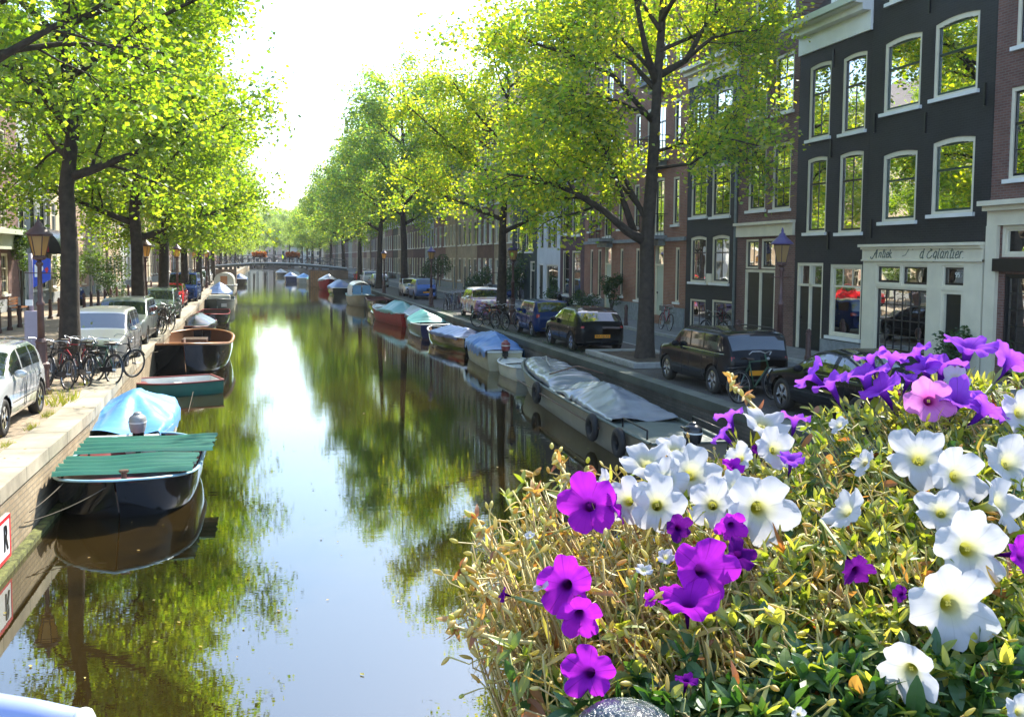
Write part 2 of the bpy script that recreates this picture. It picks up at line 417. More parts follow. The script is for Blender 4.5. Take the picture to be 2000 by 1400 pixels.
def arch_fill(mb, sg, X0, d, a, b, ztop, rise, depth):
    x = X0 - sg*d; xi = x + sg*depth; n = 10; mid = (a+b)/2; hw = (b-a)/2
    pts = [(a + (b-a)*i/n, ztop - rise*((a+(b-a)*i/n-mid)/hw)**2) for i in range(n+1)]
    for p, q in zip(pts, pts[1:]):
        mb.quad((x,p[0],p[1]),(x,p[0],ztop),(x,q[0],ztop),(x,q[0],q[1]))
        mb.quad((x,p[0],p[1]),(x,q[0],q[1]),(xi,q[0],q[1]),(xi,p[0],p[1]))
WC = {}
def win_meshes(sg, w, h, st):
    key = (sg, round(w,2), round(h,2), st)
    if key in WC: return WC[key]
    frame, bands, arch, sill, curt, ft, fd = WST[st]
    # d axis: outward. local x = -sg*d
    X = lambda d: -sg*d
    def bx(mb, d0, d1, a, b, c, e):
        x0, x1 = sorted((X(d0), X(d1))); mb.box(x0, a, c, x1, b, e)
    fm = MB(); rise = .05*w if arch else 0
    bx(fm, -.16, -.03, -w/2, -w/2+ft, 0, h); bx(fm, -.16, -.03, w/2-ft, w/2, 0, h); bx(fm, -.16, -.03, -w/2+ft, w/2-ft, 0, ft*.7)
    n = 8 if arch else 1
    for i in range(n):
        a = -w/2+ft + (w-2*ft)*i/n; b = -w/2+ft + (w-2*ft)*(i+1)/n; mm = (a+b)/2
        zt = h - rise*(mm/(w/2))**2
        bx(fm, -.16, -.03, a, b, zt-ft-(rise*.3), h)
    iw, ih, z0 = w-2*ft, h-ft*1.7-rise*.4, ft*.7
    sm = MB(); t = .045
    ztop = z0+ih
    bx(sm, -.13, -.07, -iw/2, -iw/2+t, z0, ztop); bx(sm, -.13, -.07, iw/2-t, iw/2, z0, ztop)
    bx(sm, -.13, -.07, -iw/2+t, iw/2-t, z0, z0+t*1.4); bx(sm, -.13, -.07, -iw/2+t, iw/2-t, ztop-t, ztop)
    z = ztop; splits = []
    tot = sum(bb[0] for bb in bands)
    for k, (fr_, cols, rows) in enumerate(bands):
        zb = z - ih*fr_/tot
        if k < len(bands)-1: bx(sm, -.135, -.06, -iw/2+t, iw/2-t, zb-t*.6, zb+t*.6)
        for cc in range(1, cols): bx(sm, -.12, -.085, -iw/2+iw*cc/cols-.014, -iw/2+iw*cc/cols+.014, zb+t*.6, z-t*.6)
        for rr in range(1, rows):
            zz = zb+(z-zb)*rr/rows; bx(sm, -.118, -.087, -iw/2+t, iw/2-t, zz-.014, zz+.014)
        z = zb
    pm = MB(); x = X(-.1); pm.quad((x,-iw/2,z0),(x,iw/2,z0),(x,iw/2,ztop),(x,-iw/2,ztop))
    out = {'frame': fm.mesh('window', M[frame]), 'sash': sm.mesh('sash', M[fd]), 'pane': pm.mesh('pane', M['glass'])}
    if sill:
        q = MB(); x0, x1 = sorted((X(-.03), X(.09))); q.box(x0, -w/2-.09, -.1, x1, w/2+.09, .0); out['sill'] = q.mesh('sill', M['white' if frame != 'greencream' else 'greencream'])
    if curt:
        q = MB()
        def cur(a, b, zt, zb, mat_key='curtain'):
            q.grid(lambda u, v: (X(-.24)+.018*sin(u*(b-a)*60), a+(b-a)*u, zb+(zt-zb)*v), 22, 1)
        if curt == 'l': cur(-iw/2, -iw*.22, ztop, z0)
        elif curt == 'r': cur(iw*.2, iw/2, ztop, z0)
        elif curt == 'lr': cur(-iw/2, -iw*.3, ztop, z0); cur(iw*.3, iw/2, ztop, z0)
        elif curt == 'half': cur(-iw/2, iw/2, z0+ih*.45, z0)
        elif curt == 'full': cur(-iw/2, iw/2, ztop, z0)
        elif curt == 'blind': cur(-iw/2, iw/2, ztop, ztop-ih*.38)
        out['blind' if curt == 'blind' else 'curtain'] = q.mesh('curtain', M['blind' if curt == 'blind' else 'curtain'])
    WC[key] = out; return out
# frame mat, bands from the top (share, columns, rows), arch, sill, curtain, frame thickness, sash material
WST = {
 'plain': ('cream', [(.38,1,1),(.62,1,1)], 1, 1, None, .11, 'sash'),
 'blind': ('cream', [(.38,1,1),(.62,1,1)], 1, 1, 'blind', .11, 'sash'),
 'plain_l': ('cream', [(.38,1,1),(.62,1,1)], 1, 1, 'l', .11, 'sash'),
 'plain_r': ('cream', [(.42,1,1),(.58,1,1)], 1, 1, 'r', .11, 'sash'),
 'six': ('cream', [(.38,1,1),(.62,2,1)], 1, 1, 'full', .1, 'black'),
 'sixb': ('cream', [(.38,1,1),(.62,2,1)], 1, 1, 'lr', .1, 'black'),
 'grid': ('cream', [(.38,2,1),(.62,2,2)], 0, 1, 'half', .1, 'black'),
 'gridb': ('cream', [(.38,2,1),(.62,2,2)], 0, 1, 'lr', .1, 'black'),
 'gridn': ('cream', [(.38,2,1),(.62,2,2)], 0, 1, None, .1, 'black'),
 'b4': ('cream', [(.33,2,1),(.67,2,1)], 1, 1, 'lr', .1, 'black'),
 'b4n': ('cream', [(.33,2,1),(.67,2,1)], 1, 1, None, .1, 'black'),
 'fan2': ('cream', [(1,2,1)], 0, 0, 'lr', .08, 'black'),
 'low': ('cream', [(1,2,1)], 0, 0, None, .08, 'black'),
 'shop_top': ('cream', [(1,1,1)], 0, 0, None, .05, 'black'),
 'shop': ('cream', [(1,6,4)], 0, 0, None, .05, 'black'),
 'bigpane': ('cream', [(.28,3,1),(.72,1,1)], 0, 1, None, .1, 'cream'),
 'far': ('cream', [(.4,1,1),(.6,1,1)], 0, 1, None, .1, 'black'),
 'farw': ('white', [(.4,2,1),(.6,2,1)], 0, 1, 'full', .09, 'white'),
 'farg': ('cream', [(.35,2,1),(.65,2,2)], 0, 1, 'lr', .1, 'cream'),
 'frost': ('black', [(1,4,6)], 0, 0, 'full', .06, 'black'),
 'frost1': ('cream', [(1,1,1)], 0, 0, 'full', .1, 'cream'),
}
def add_window(root, sg, X0, u0, u1, z0, z1, st, d=0):
    ms_ = win_meshes(sg, u1-u0, z1-z0, st)
    p = Vector((X0 - sg*d, (u0+u1)/2, z0)) - root.location
    f = link('window', ms_['frame'], root, p)
    for k, me in ms_.items():
        if k != 'frame': link(k, me, f)
    return f
def add_door(root, sg, X0, u0, u1, z0, z1, leaf='door_dark', fan=.55, frame='cream', n=1, d=0):
    f = MB(); h = z1-z0; w = u1-u0; X = lambda q: -sg*q
    def bx(mb, d0, d1, a, b, c, e):
        x0, x1 = sorted((X(d0), X(d1))); mb.box(x0, a, c, x1, b, e)
    bx(f,-.16,-.02,-w/2,-w/2+.1,0,h); bx(f,-.16,-.02,w/2-.1,w/2,0,h); bx(f,-.16,-.02,-w/2+.1,w/2-.1,h-.1,h)
    zt = h-.1-fan
    if fan: bx(f,-.15,-.02,-w/2+.1,w/2-.1,zt-.08,zt)
    for k in range(1, n): bx(f,-.15,-.02,-w/2+w*k/n-.05,-w/2+w*k/n+.05,0,h-.1)
    p = Vector((X0 - sg*d, (u0+u1)/2, z0)) - root.location
    dr = link('door', f.mesh('door', M[frame]), root, p)
    l = MB(); bx(l,-.13,-.09,-w/2+.1,w/2-.1,0,zt-.08 if fan else h-.1)
    for k in range(n):
        a = -w/2+.1+(w-.2)*k/n+.1; b = -w/2+.1+(w-.2)*(k+1)/n-.1
        if b-a > .15:
            bx(l,-.09,-.075,a,b,.15,.85); bx(l,-.09,-.075,a,b,1.0,min(1.9, zt-.25))
    link('door_leaf', l.mesh('door_leaf', M[leaf]), dr)
    if fan:
        q = MB(); x = X(-.1); q.quad((x,-w/2+.1,zt),(x,w/2-.1,zt),(x,w/2-.1,h-.1),(x,-w/2+.1,h-.1)); link('fanlight', q.mesh('pane', M['glass']), dr)
    q = MB(); bx(q,-.075,-.03,w/2-.26,w/2-.2,1.0,1.08); link('handle', q.mesh('handle', M['iron']), dr)
    return dr
def house(label, sg, X0, u0, u1, H, wall, wins, doors=(), z0=0, extra_holes=(), cat='house', group=None, depth=9):
    root = thing('house', label, cat, (X0, (u0+u1)/2, 0), 0, group)
    holes = [(a,b,c,e) for (a,b,c,e,st) in wins] + [(q[0],q[1],q[2],q[3]) for q in doors] + list(extra_holes)
    mb = MB(); holed(mb, sg, X0, 0, u0, u1, z0, H, holes, .17)
    for (a,b,c,e,st) in wins:
        if WST[st][2]: arch_fill(mb, sg, X0, 0, a, b, e, .05*(b-a), .17)
    xb = X0 + sg*depth
    mb.quad((X0,u0,z0),(xb,u0,z0),(xb,u0,H),(X0,u0,H)); mb.quad((X0,u1,z0),(X0,u1,H),(xb,u1,H),(xb,u1,z0))
    mb.quad((xb,u0,z0),(xb,u1,z0),(xb,u1,H),(xb,u0,H)); mb.quad((X0,u0,H-.01),(X0,u1,H-.01),(xb,u1,H-.01),(xb,u0,H-.01))
    # dark rooms behind the openings
    mb.build('wall', M[wall], root, world=True)
    rm = MB(); xr = X0+sg*2.2; x1 = X0+sg*.2
    rm.quad((xr,u0+.05,z0),(xr,u1-.05,z0),(xr,u1-.05,H-.1),(xr,u0+.05,H-.1))
    for z in np.arange(3.2, H-1, 3.0): rm.quad((x1,u0+.05,z),(xr,u0+.05,z),(xr,u1-.05,z),(x1,u1-.05,z))
    rm.build('interior_wall', M['room'], root, world=True)
    for w in wins: add_window(root, sg, X0, *w)
    for q in doors: add_door(root, sg, X0, *q)
    return root
def part_box(root, name, m, sg, X0, boxes, bevel=0):
    mb = MB()
    for (d0, d1, a, b, c, e) in boxes:
        x0, x1 = sorted((X0-sg*d0, X0-sg*d1)); mb.box(x0, a, c, x1, b, e)
    return mb.build(name, M[m], root, world=True, bevel=bevel)
def cornice(root, sg, X0, u0, u1, z0, z1, m='cream', proj=.35):
    h = z1-z0
    return part_box(root, 'cornice', m, sg, X0, [(0,.08,u0,u1,z0,z0+h*.6),(0,proj*.6,u0,u1,z0+h*.6,z0+h*.8),(0,proj,u0,u1,z0+h*.8,z1)])
def Wp(xl, xr, yt, yb, st=None, x=XF):
    """opening from its left edge, right edge, top and bottom as measured on the shaded row"""
    b, z1 = on_x(xl, yt, x); _, z0 = on_x(xl, yb, x); a, _ = on_x(xr, yt, x)
    return (a, b, z0, z1) + ((st,) if st else ())
Yx = lambda px, py=600: on_x(px, py, XF)[0]
Zx = lambda px, py: on_x(px, py, XF)[1]
yB = {k: Yx(k, 600) for k in (1925, 1688, 1550, 1437, 1338, 1140, 1093, 1048, 1000)}
# --- brick house at the frame's edge
w = [Wp(1975,2040,172,350,'gridb'), Wp(1990,2060,-60,90,'gridn'), Wp(1957,2040,440,502,'frost1'), Wp(1962,2040,535,735,'frost')]
h0 = house('brown brick house with cream stone ground floor beside the antiques shop', 1, XF, yB[1925]-6.2, yB[1925]-.02, 15, 'b_brown', w)
a = yB[1925]; zt = Zx(1925, 395)
z_l = w[2][2]-.06; z_t = w[2][3]+.04
part_box(h0, 'pilaster', 'cream', 1, XF, [(0,.1,w[2][1]+.05,a-.02,0.1,zt-.6),(0,.05,a-6,w[2][0]-.1,0.1,zt-.6)])
cornice(h0, 1, XF, a-6.2, a-.02, zt-.6, zt, 'cream', .4)
part_box(h0, 'lintel', 'black', 1, XF, [(0,.16,a-6,w[2][1]+.1,w[2][2]-.35,w[2][2]-.04)])
# --- black house with the antiques shop
u0, u1 = yB[1925], yB[1688]
fz0 = Zx(1690,510); fz1 = Zx(1683,480)
w = [Wp(1725,1792,300,438,'blind'), Wp(1822,1905,275,424,'blind'), Wp(1729,1801,82,226,'plain_l'), Wp(1827,1914,44,198,'plain_r'), Wp(1740,1810,-140,10,'plain'), Wp(1840,1925,-180,-25,'plain')]
w = [(x[0],x[1],x[2]+.06,x[3],x[4]) for x in w]
h1 = house('black brick house with a cream antiques shopfront on its ground floor', 1, XF, u0, u1, 14.5, 'b_black', w, extra_holes=[(u0+.3,u1-.3,.11,fz0-.02)])
sw = [Wp(1717,1764,517,553,'shop_top'), Wp(1767,1818,517,557,'shop_top'), Wp(1715,1818,561,668,'shop'), Wp(1847,1890,517,559,'shop_top')]
sw[2] = (sw[1][0], sw[0][1], .45, sw[0][2]-.1, 'shop')
zz1 = sw[0][3]; 
sw = [(x[0], x[1], x[2], (zz1 if x[3] > sw[2][3]+.2 else x[3]), x[4]) for x in sw]
sdo = (sw[3][0], sw[3][1], .11, sw[3][2]-.1)
mb = MB(); holed(mb, 1, XF, .1, u0+.05, u1-.02, .11, fz0, [s_[:4] for s_ in sw]+[sdo], .16)
mb.quad((XF-.1,u0+.05,.11),(XF,u0+.05,.11),(XF,u0+.05,fz0),(XF-.1,u0+.05,fz0)); mb.quad((XF-.1,u1-.02,.11),(XF,u1-.02,.11),(XF,u1-.02,fz0),(XF-.1,u1-.02,fz0))
mb.build('shopfront', M['cream'], h1, world=True)
for s_ in sw: add_window(h1, 1, XF, *s_, d=.1)
add_door(h1, 1, XF, *sdo, fan=0, d=.1)
fr_ = part_box(h1, 'fascia', 'cream', 1, XF, [(0,.13,u0+.03,u1,fz0,fz1-.12),(0,.17,u0+.03,u1,fz0,fz0+.05),(0,.2,u0+.03,u1,fz1-.12,fz1-.05),(0,.28,u0+.01,u1+.03,fz1-.05,fz1+.03)])
def text(body, name, m, parent, loc, rot, size, shear=0, ext=.004, sx=1, bold=0):
    cu = bpy.data.curves.new(name, 'FONT'); cu.body = body; cu.size = size; cu.shear = shear; cu.extrude = ext; cu.align_x = 'CENTER'; cu.align_y = 'CENTER'; cu.offset = bold
    t = bpy.data.objects.new(name, cu); COL.objects.link(t)
    me = bpy.data.meshes.new_from_object(t); bpy.data.objects.remove(t)
    me.materials.clear(); me.materials.append(M[m])
    o = bpy.data.objects.new(name, me); COL.objects.link(o); o.parent = parent; o.matrix_parent_inverse = Matrix.Translation(-wloc(parent))
    o.location = loc; o.rotation_euler = rot; o.scale = (sx, 1, 1); return o
M['letter'] = pmat('grey_green_lettering', (.1,.13,.1), .5)
RT = (pi/2, 0, -pi/2)      # text facing the canal from the shaded row
zc = (fz0+fz1)/2-.02
# script lettering drawn as thin strokes
def script(parent, y_left, zc, strokes, sc, m='letter', r=.0125):
    mb = MB()
    for st_ in strokes:
        pts = [(XF-.138, y_left - (x + .32*z)*sc, zc + z*sc) for x, z in st_]
        rs = [r*(.55+.6*abs(sin(i*1.3))) for i in range(len(pts))]
        mb.tube(pts, rs, 5)
    return mb.build('lettering', M[m], parent, world=True)
def cur(pts, n=5):
    out = []
    P_ = [pts[0]]+list(pts)+[pts[-1]]
    for i in range(1, len(P_)-2):
        p0,p1,p2,p3 = P_[i-1],P_[i],P_[i+1],P_[i+2]
        for k in range(n):
            t = k/n
            out.append(tuple(.5*((2*p1[j])+(-p0[j]+p2[j])*t+(2*p0[j]-5*p1[j]+4*p2[j]-p3[j])*t*t+(-p0[j]+3*p1[j]-3*p2[j]+p3[j])*t**3) for j in (0,1)))
    out.append(pts[-1]); return out
def glyph(ch):
    G_ = {
     'A': (.9,[[(-.35,.1),(-.3,-.05),(-.05,-.1),(.3,.5),(.48,1.0)],[(.48,1.0),(.5,.5),(.52,.0),(.62,.05)],[(.1,.4),(.35,.42),(.58,.4)]]),
     'n': (.55,[[(0,.5),(.05,.4),(.05,0)],[(.05,.3),(.22,.52),(.33,.4),(.33,.05),(.45,.03)]]),
     't': (.34,[[(.1,.95),(.1,.1),(.18,0),(.3,.06)],[(-.05,.55),(.28,.58)]]),
     'i': (.28,[[(.05,.5),(.05,.05),(.18,.02)],[(.06,.72),(.09,.76)]]),
     'e': (.42,[[(.02,.22),(.3,.3),(.24,.5),(.06,.42),(.03,.1),(.2,0),(.36,.12)]]),
     'k': (.5,[[(.05,1.0),(.05,0)],[(.32,.5),(.08,.25),(.22,.2),(.32,0),(.44,.04)]]),
     'd': (.52,[[(.34,.42),(.16,.52),(.02,.25),(.14,0),(.34,.15)],[(.36,1.1),(.33,.05),(.46,.04)]]),
     "'": (.34,[[(.14,1.15),(.1,1.0),(.04,.85)]]),
     'E': (.7,[[(.55,.9),(.4,1.08),(.16,.98),(.16,.74),(.46,.6),(.14,.5),(-.02,.22),(.14,0),(.4,.04),(.55,.22)],[(.22,.6),(.44,.62)]]),
     'g': (.5,[[(.33,.42),(.15,.52),(.02,.27),(.13,.03),(.33,.2)],[(.35,.5),(.32,-.12),(.16,-.26),(.02,-.16)]]),
     'l': (.28,[[(.06,1.05),(.04,.08),(.18,.02)]]),
     'a': (.5,[[(.33,.42),(.15,.52),(.02,.25),(.14,0),(.33,.18)],[(.35,.5),(.33,.06),(.45,.03)]]),
     'r': (.38,[[(.04,.5),(.05,0)],[(.05,.3),(.18,.5),(.3,.46)]]),
     '~': (.9,[[(0,.2),(.3,.3),(.5,.62),(.75,.68),(.9,.55)]]),
     ' ': (.3,[]), '.': (.2,[[(.05,.0),(.08,.03)]])}
    return G_[ch]
def write(s_):
    x = 0; out = []
    for ch in s_:
        a_, sts = glyph(ch)
        for q in sts: out.append(cur([(x+p[0], p[1]-.35) for p in q], 4) if len(q) > 2 else [(x+p[0], p[1]-.35) for p in q])
        x += a_
    return out, x
yl = Yx(1712, 500); yr = Yx(1750, 500)
st_, wd = write('Antiek'); script(h1, yl-.05, zc, st_, (yl-yr-.02)/wd)
yl, yr = Yx(1771,500), Yx(1790,500); st_, wd = write('~'); script(h1, yl, zc, st_, (yl-yr)/wd*1.0, r=.007)
yl, yr = Yx(1806,500), Yx(1894,500); st_, wd = write("d'Eglantier."); script(h1, yl, zc, st_, (yl-yr)/wd)
text('95', 'house_number', 'white', h1, (XF-.03, (sdo[0]+sdo[1])/2-.1, sw[3][2]+.3), RT, .2)
# wall anchors
def anchors(root, sg, X0, lst, m='black'):
    for (u, z) in lst: part_box(root, 'wall_anchor', m, sg, X0, [(0,.05,u-.03,u+.03,z-.28,z+.28)])
anchors(h1, 1, XF, [((u0+u1)/2, 6.8), ((u0+u1)/2, 10), (u1-.25, 4.0), (u1-.25, 7.1), (u0+.3, 7.2)])
# --- narrow black house with the white cornice
u0, u1 = yB[1688], yB[1550]
w = [Wp(1577,1616,310,455,'b4n'), Wp(1640,1687,300,455,'b4n'), Wp(1582,1624,130,274,'six'), Wp(1647,1694,112,262,'sixb'), Wp(1621,1684,516,655,'bigpane')]
dz = Wp(1557,1608,513,680); dz = (dz[0], dz[1], .12, dz[3])
h2 = house('narrow black brick house under a broad white cornice and dormer', 1, XF, u0+.01, u1-.01, Zx(1568,110)+.02, 'b_black2', w, [dz+('door_dark',.6,'cream',2)])
cz = Zx(1568,110)
cornice(h2, 1, XF, u0+.02, u1, cz, cz+.95, 'white', .6)
part_box(h2, 'gutter', 'greencream', 1, XF, [(.6,.72,u0,u1+.03,cz+.78,cz+.98)])
part_box(h2, 'plinth', 'stone', 1, XF, [(0,.06,u0+.05,dz[0]-.02,.11,w[4][2]-.14)])
mb = MB(); mb.quad((XF,u0,cz+.9),(XF,u1,cz+.9),(XF+3.0,u1,cz+4.6),(XF+3.0,u0,cz+4.6)); mb.quad((XF+3.0,u0,cz+4.6),(XF+3,u1,cz+4.6),(XF+9,u1,cz+4.6),(XF+9,u0,cz+4.6)); mb.quad((XF,u0,cz+.9),(XF+3,u0,cz+4.6),(XF+9,u0,cz+4.6),(XF+9,u0,cz+.9)); mb.quad((XF,u1,cz+.9),(XF+9,u1,cz+.9),(XF+9,u1,cz+4.6),(XF+3,u1,cz+4.6))
mb.build('roof', M['tile'], h2, world=True)
um = (u0+u1)/2-.1
dm = part_box(h2, 'dormer', 'white', 1, XF, [(-.6,-.45,um-1.1,um-.9,cz+.95,cz+3.2),(-.6,-.45,um+.9,um+1.1,cz+.95,cz+3.2),(-.65,-.35,um-1.2,um+1.2,cz+3.1,cz+3.4),(-3,-.6,um-1.1,um-1.0,cz+1,cz+3.2),(-3,-.6,um+1.0,um+1.1,cz+1,cz+3.2),(-.6,-.48,um-.9,um+.9,cz+.95,cz+1.15)])
add_window(h2, 1, XF, um-.9, um+.9, cz+1.15, cz+3.1, 'farw', d=-.45)
anchors(h2, 1, XF, [((u0+u1)/2, cz-.45), ((u0+u1)/2, 6.6), ((u0+u1)/2,3.7)])
# --- brown brick house with cream door frieze
u0, u1 = yB[1550], yB[1437]
w = [Wp(1463,1497,290,412,'grid'), Wp(1510,1546,283,410,'gridn'), Wp(1470,1500,125,233,'gridb'), Wp(1515,1552,112,224,'gridb'), Wp(1477,1505,-25,55,'gridb'), Wp(1522,1556,-45,38,'gridb'), Wp(1456,1482,468,524,'fan2'), Wp(1487,1514,468,526,'fan2')]
dd = Wp(1455,1514,530,680); dd = (dd[0], dd[1], .12, w[6][2]-.04)
w[6] = (w[6][0], dd[1], w[6][2], w[6][3], 'fan2'); w[7] = (dd[0], w[7][1], w[6][2], w[6][3], 'fan2')
h3 = house('brown brick house with a cream frieze above a wide dark doorway', 1, XF, u0+.01, u1-.01, 14.2, 'b_brown', w, [dd+('door_dark',0,'cream',2)])
z = Zx(1440,464); part_box(h3, 'frieze', 'cream', 1, XF, [(0,.1,u0+.05,u1-.05,z,z+.42),(0,.22,u0+.03,u1-.03,z+.42,z+.52)])
cornice(h3, 1, XF, u0, u1, 14.2, 14.8)
mb = MB(); ud = u1+.02; mb.tube([(XF-.1,ud,.1),(XF-.1,ud,14)], .05, 8); mb.build('drainpipe', M['zinc'], h3, world=True, smooth=True)
# --- black house
u0, u1 = yB[1437], yB[1338]
w = [Wp(1349,1380,462,550,'b4'), Wp(1391,1425,460,552,'b4'), Wp(1351,1382,325,425,'b4'), Wp(1391,1428,322,424,'b4'), Wp(1354,1384,196,286,'b4n'), Wp(1395,1432,177,284,'b4n'), Wp(1347,1378,583,650,'low'), Wp(1390,1430,585,655,'low')]
w = [(x[0],x[1],max(x[2],.14),x[3],x[4]) for x in w]
cz = Zx(1340,178)
h4 = house('black brick house with six arched windows and basement lights', 1, XF, u0+.01, u1-.01, cz+.02, 'b_black', w)
cornice(h4, 1, XF, u0+.02, u1-.02, cz, cz+.8, 'cream', .5)
part_box(h4, 'gable_stone', 'cream', 1, XF, [(0,.05,(u0+u1)/2-.22,(u0+u1)/2+.22,2.0+.05,2.5)])
mb = MB(); mb.quad((XF,u0,cz+.78),(XF,u1,cz+.78),(XF+3,u1,cz+4.2),(XF+3,u0,cz+4.2)); mb.quad((XF+3,u0,cz+4.2),(XF+3,u1,cz+4.2),(XF+9,u1,cz+4.2),(XF+9,u0,cz+4.2)); mb.quad((XF,u0,cz),(XF+3,u0,cz+4.2),(XF+9,u0,cz+4.2),(XF+9,u0,cz)); mb.build('roof', M['tile'], h4, world=True)
# --- tall red brick apartment pair with stone-framed balconies
u0, u1 = yB[1338], yB[1140]
wid = u1-u0; half = wid/2
w = []; dl = []; bal = []
for k in range(2):
    b0 = u0+half*k
    for zf, hh in ((4.25,2.55),(7.75,2.45),(11.2,2.3)):
        for q, ww in ((.12,.55),(.8,.55)):
            w.append((b0+half*q, b0+half*q+ww+.15, zf+.35, zf+hh-.1, 'far'))
        w.append((b0+half*.36, b0+half*.36+1.15, zf, zf+hh, 'b4n'))
        w.append((b0+half*.6, b0+half*.6+.55, zf+.5, zf+hh-.1, 'far'))
        bal.append((b0+half*.3, b0+half*.36+1.5, zf-.1))
    w.append((b0+half*.1, b0+half*.1+.45, 1.2, 3.6, 'far')); w.append((b0+half*.78, b0+half*.78+.5, 1.1, 3.6, 'far'))
    dl.append((b0+half*.35, b0+half*.35+1.05, .5, 3.75, 'greencream', .8, 'cream', 1))
    w.append((b0+half*.58, b0+half*.58+.6, 1.0, 3.6, 'far'))
h5 = house('tall red brick apartment building with iron balconies behind the big elm', 1, XF, u0+.01, u1-.01, 17.2, 'b_rust', w, dl)
part_box(h5, 'plinth', 'stone', 1, XF, [(0,.07,u0+.02,dl[0][0],.11,.95),(0,.07,dl[0][1],dl[1][0],.11,.95),(0,.07,dl[1][1],u1-.02,.11,.95)])
part_box(h5, 'string_course', 'stone', 1, XF, [(0,.09,u0+.02,u1-.02,3.88,4.05)])
cornice(h5, 1, XF, u0, u1, 17.2, 17.9)
for (a, b, z) in bal:
    o = part_box(h5, 'balcony', 'stone', 1, XF, [(0,.8,a,b,z-.16,z),(0,.35,a+.2,b-.2,z-.45,z-.16)])
    r = MB()
    for u in np.arange(a+.02, b, .12): r.tube([(XF-.76,u,z),(XF-.76,u,z+.95)], .011, 4)
    for d in (.15,.3,.45,.6):
        r.tube([(XF-d,a+.02,z),(XF-d,a+.02,z+.95)], .011, 4); r.tube([(XF-d,b-.02,z),(XF-d,b-.02,z+.95)], .011, 4)
    r.tube([(XF,a+.02,z+.95),(XF-.76,a+.02,z+.95),(XF-.76,b-.02,z+.95),(XF,b-.02,z+.95)], .02, 6)
    q = r.build('railing', M['iron'], o)
# --- plum brick house
u0, u1 = yB[1140], yB[1093]
w = [Wp(1099,1115,372,458,'far'), Wp(1118,1134,370,460,'far'), Wp(1099,1112,490,575,'far'), Wp(1117,1134,490,590,'far'), (u0+.6,u0+1.7,7.6,9.8,'far'), (u0+2.3,u0+3.4,7.6,9.8,'far')]
h6 = house('plum brick house between the white house and the balconied building', 1, XF, u0+.01, u1-.01, 11.5, 'b_plum', w)
cornice(h6, 1, XF, u0, u1, 11.5, 12.1)
# --- white house
u0, u1 = yB[1093], yB[1048]
w = [Wp(1056,1062,435,486,'far'), Wp(1069,1077,435,486,'far'), Wp(1080,1088,435,486,'far')]
w = [(x[0],x[1],x[2],x[3],'low') for x in w]
d6 = Wp(1054,1060,515,600); d7 = Wp(1067,1090,517,575)
h7 = house('small white plastered house with dark narrow windows', 1, XF, u0+.01, u1-.01, Zx(1050,425), 'p_white', w+[(d7[0],d7[1],.5,d7[3],'low')], [(d6[0]-.1,d6[1]+.3,.12,d6[3],'door_dark',0,'white',1)])
cornice(h7, 1, XF, u0, u1, Zx(1050,425)+.01, Zx(1050,412), 'white', .25)
# --- dark green house
u0, u1 = yB[1048], yB[1000]
w = [Wp(1010,1020,432,492,'far'), Wp(1027,1041,432,492,'far'), Wp(1012,1022,330,390,'far'), Wp(1028,1042,330,390,'far'), Wp(1011,1024,528,585,'far')]
h8 = house('dark green plastered house with ivy around its ground floor', 1, XF, u0+.01, u1-.01, 11, 'p_green', w, [(u0+.6,u0+1.8,.12,2.9,'door_dark',.5,'cream',1)])
cornice(h8, 1, XF, u0, u1, 11, 11.5, 'cream')
# --- the rest of both rows
def plain_house(k, sg, X0, u0, u1, H, wall, st, ncol, label, group, gf='cream', roof=True):
    w = []; fl = 3.15; wd = (u1-u0)
    n = int((H-.8-3.6)//fl)+1
    for r in range(n):
        z = 4.3+r*fl
        if z+1.9 > H-.3: break
        for cidx in range(ncol):
            c = u0+wd*(cidx+.5)/ncol; ww = min(1.25, wd/ncol*.62)
            w.append((c-ww/2, c+ww/2, z, z+2.05-.12*r, st))
    doors = []
    for cidx in range(ncol):
        c = u0+wd*(cidx+.5)/ncol; ww = min(1.3, wd/ncol*.66)
        if cidx == k % ncol: doors.append((c-ww/2, c+ww/2, .12, 3.1, 'door_dark' if k % 3 else 'sash', .6, gf, 1))
        else: w.append((c-ww/2, c+ww/2, 1.0, 3.1, st))
    h = house(label, sg, X0, u0+.01, u1-.01, H, wall, w, doors, group=group)
    cornice(h, sg, X0, u0+.02, u1-.02, H, H+.6, gf, .4)
    part_box(h, 'plinth', 'stone', sg, X0, [(0,.05,u0+.02,doors[0][0]-.03,.11,.75),(0,.05,doors[0][1]+.03,u1-.02,.11,.75)])
    if roof:
        mb = MB(); x1 = X0+sg*2.4; xb = X0+sg*9; z = H+.58
        mb.quad((X0,u0,z),(X0,u1,z),(x1,u1,z+2.8),(x1,u0,z+2.8)); mb.quad((x1,u0,z+2.8),(x1,u1,z+2.8),(xb,u1,z+2.8),(xb,u0,z+2.8))
        mb.quad((X0,u0,z),(x1,u0,z+2.8),(xb,u0,z+2.8),(xb,u0,z)); mb.quad((X0,u1,z),(xb,u1,z),(xb,u1,z+2.8),(x1,u1,z+2.8))
        mb.build('roof', M['tile'], h, world=True)
    return h
WN = {'b_red':'red brick','b_brown':'brown brick','b_tan':'tan brick','b_plum':'plum brick','p_grey':'grey plastered','p_cream':'cream plastered','b_pink':'pink brick','p_white':'white plastered','b_black':'black brick','b_rust':'rust brick','p_green':'dark green'}
rr = random.Random(3)
y = yB[1000]; k = 0
walls = ['b_tan','b_brown','b_tan','b_tan','b_red','p_grey','b_plum','b_brown','b_tan','b_black','b_red','p_cream','b_brown','b_plum']
HR = []
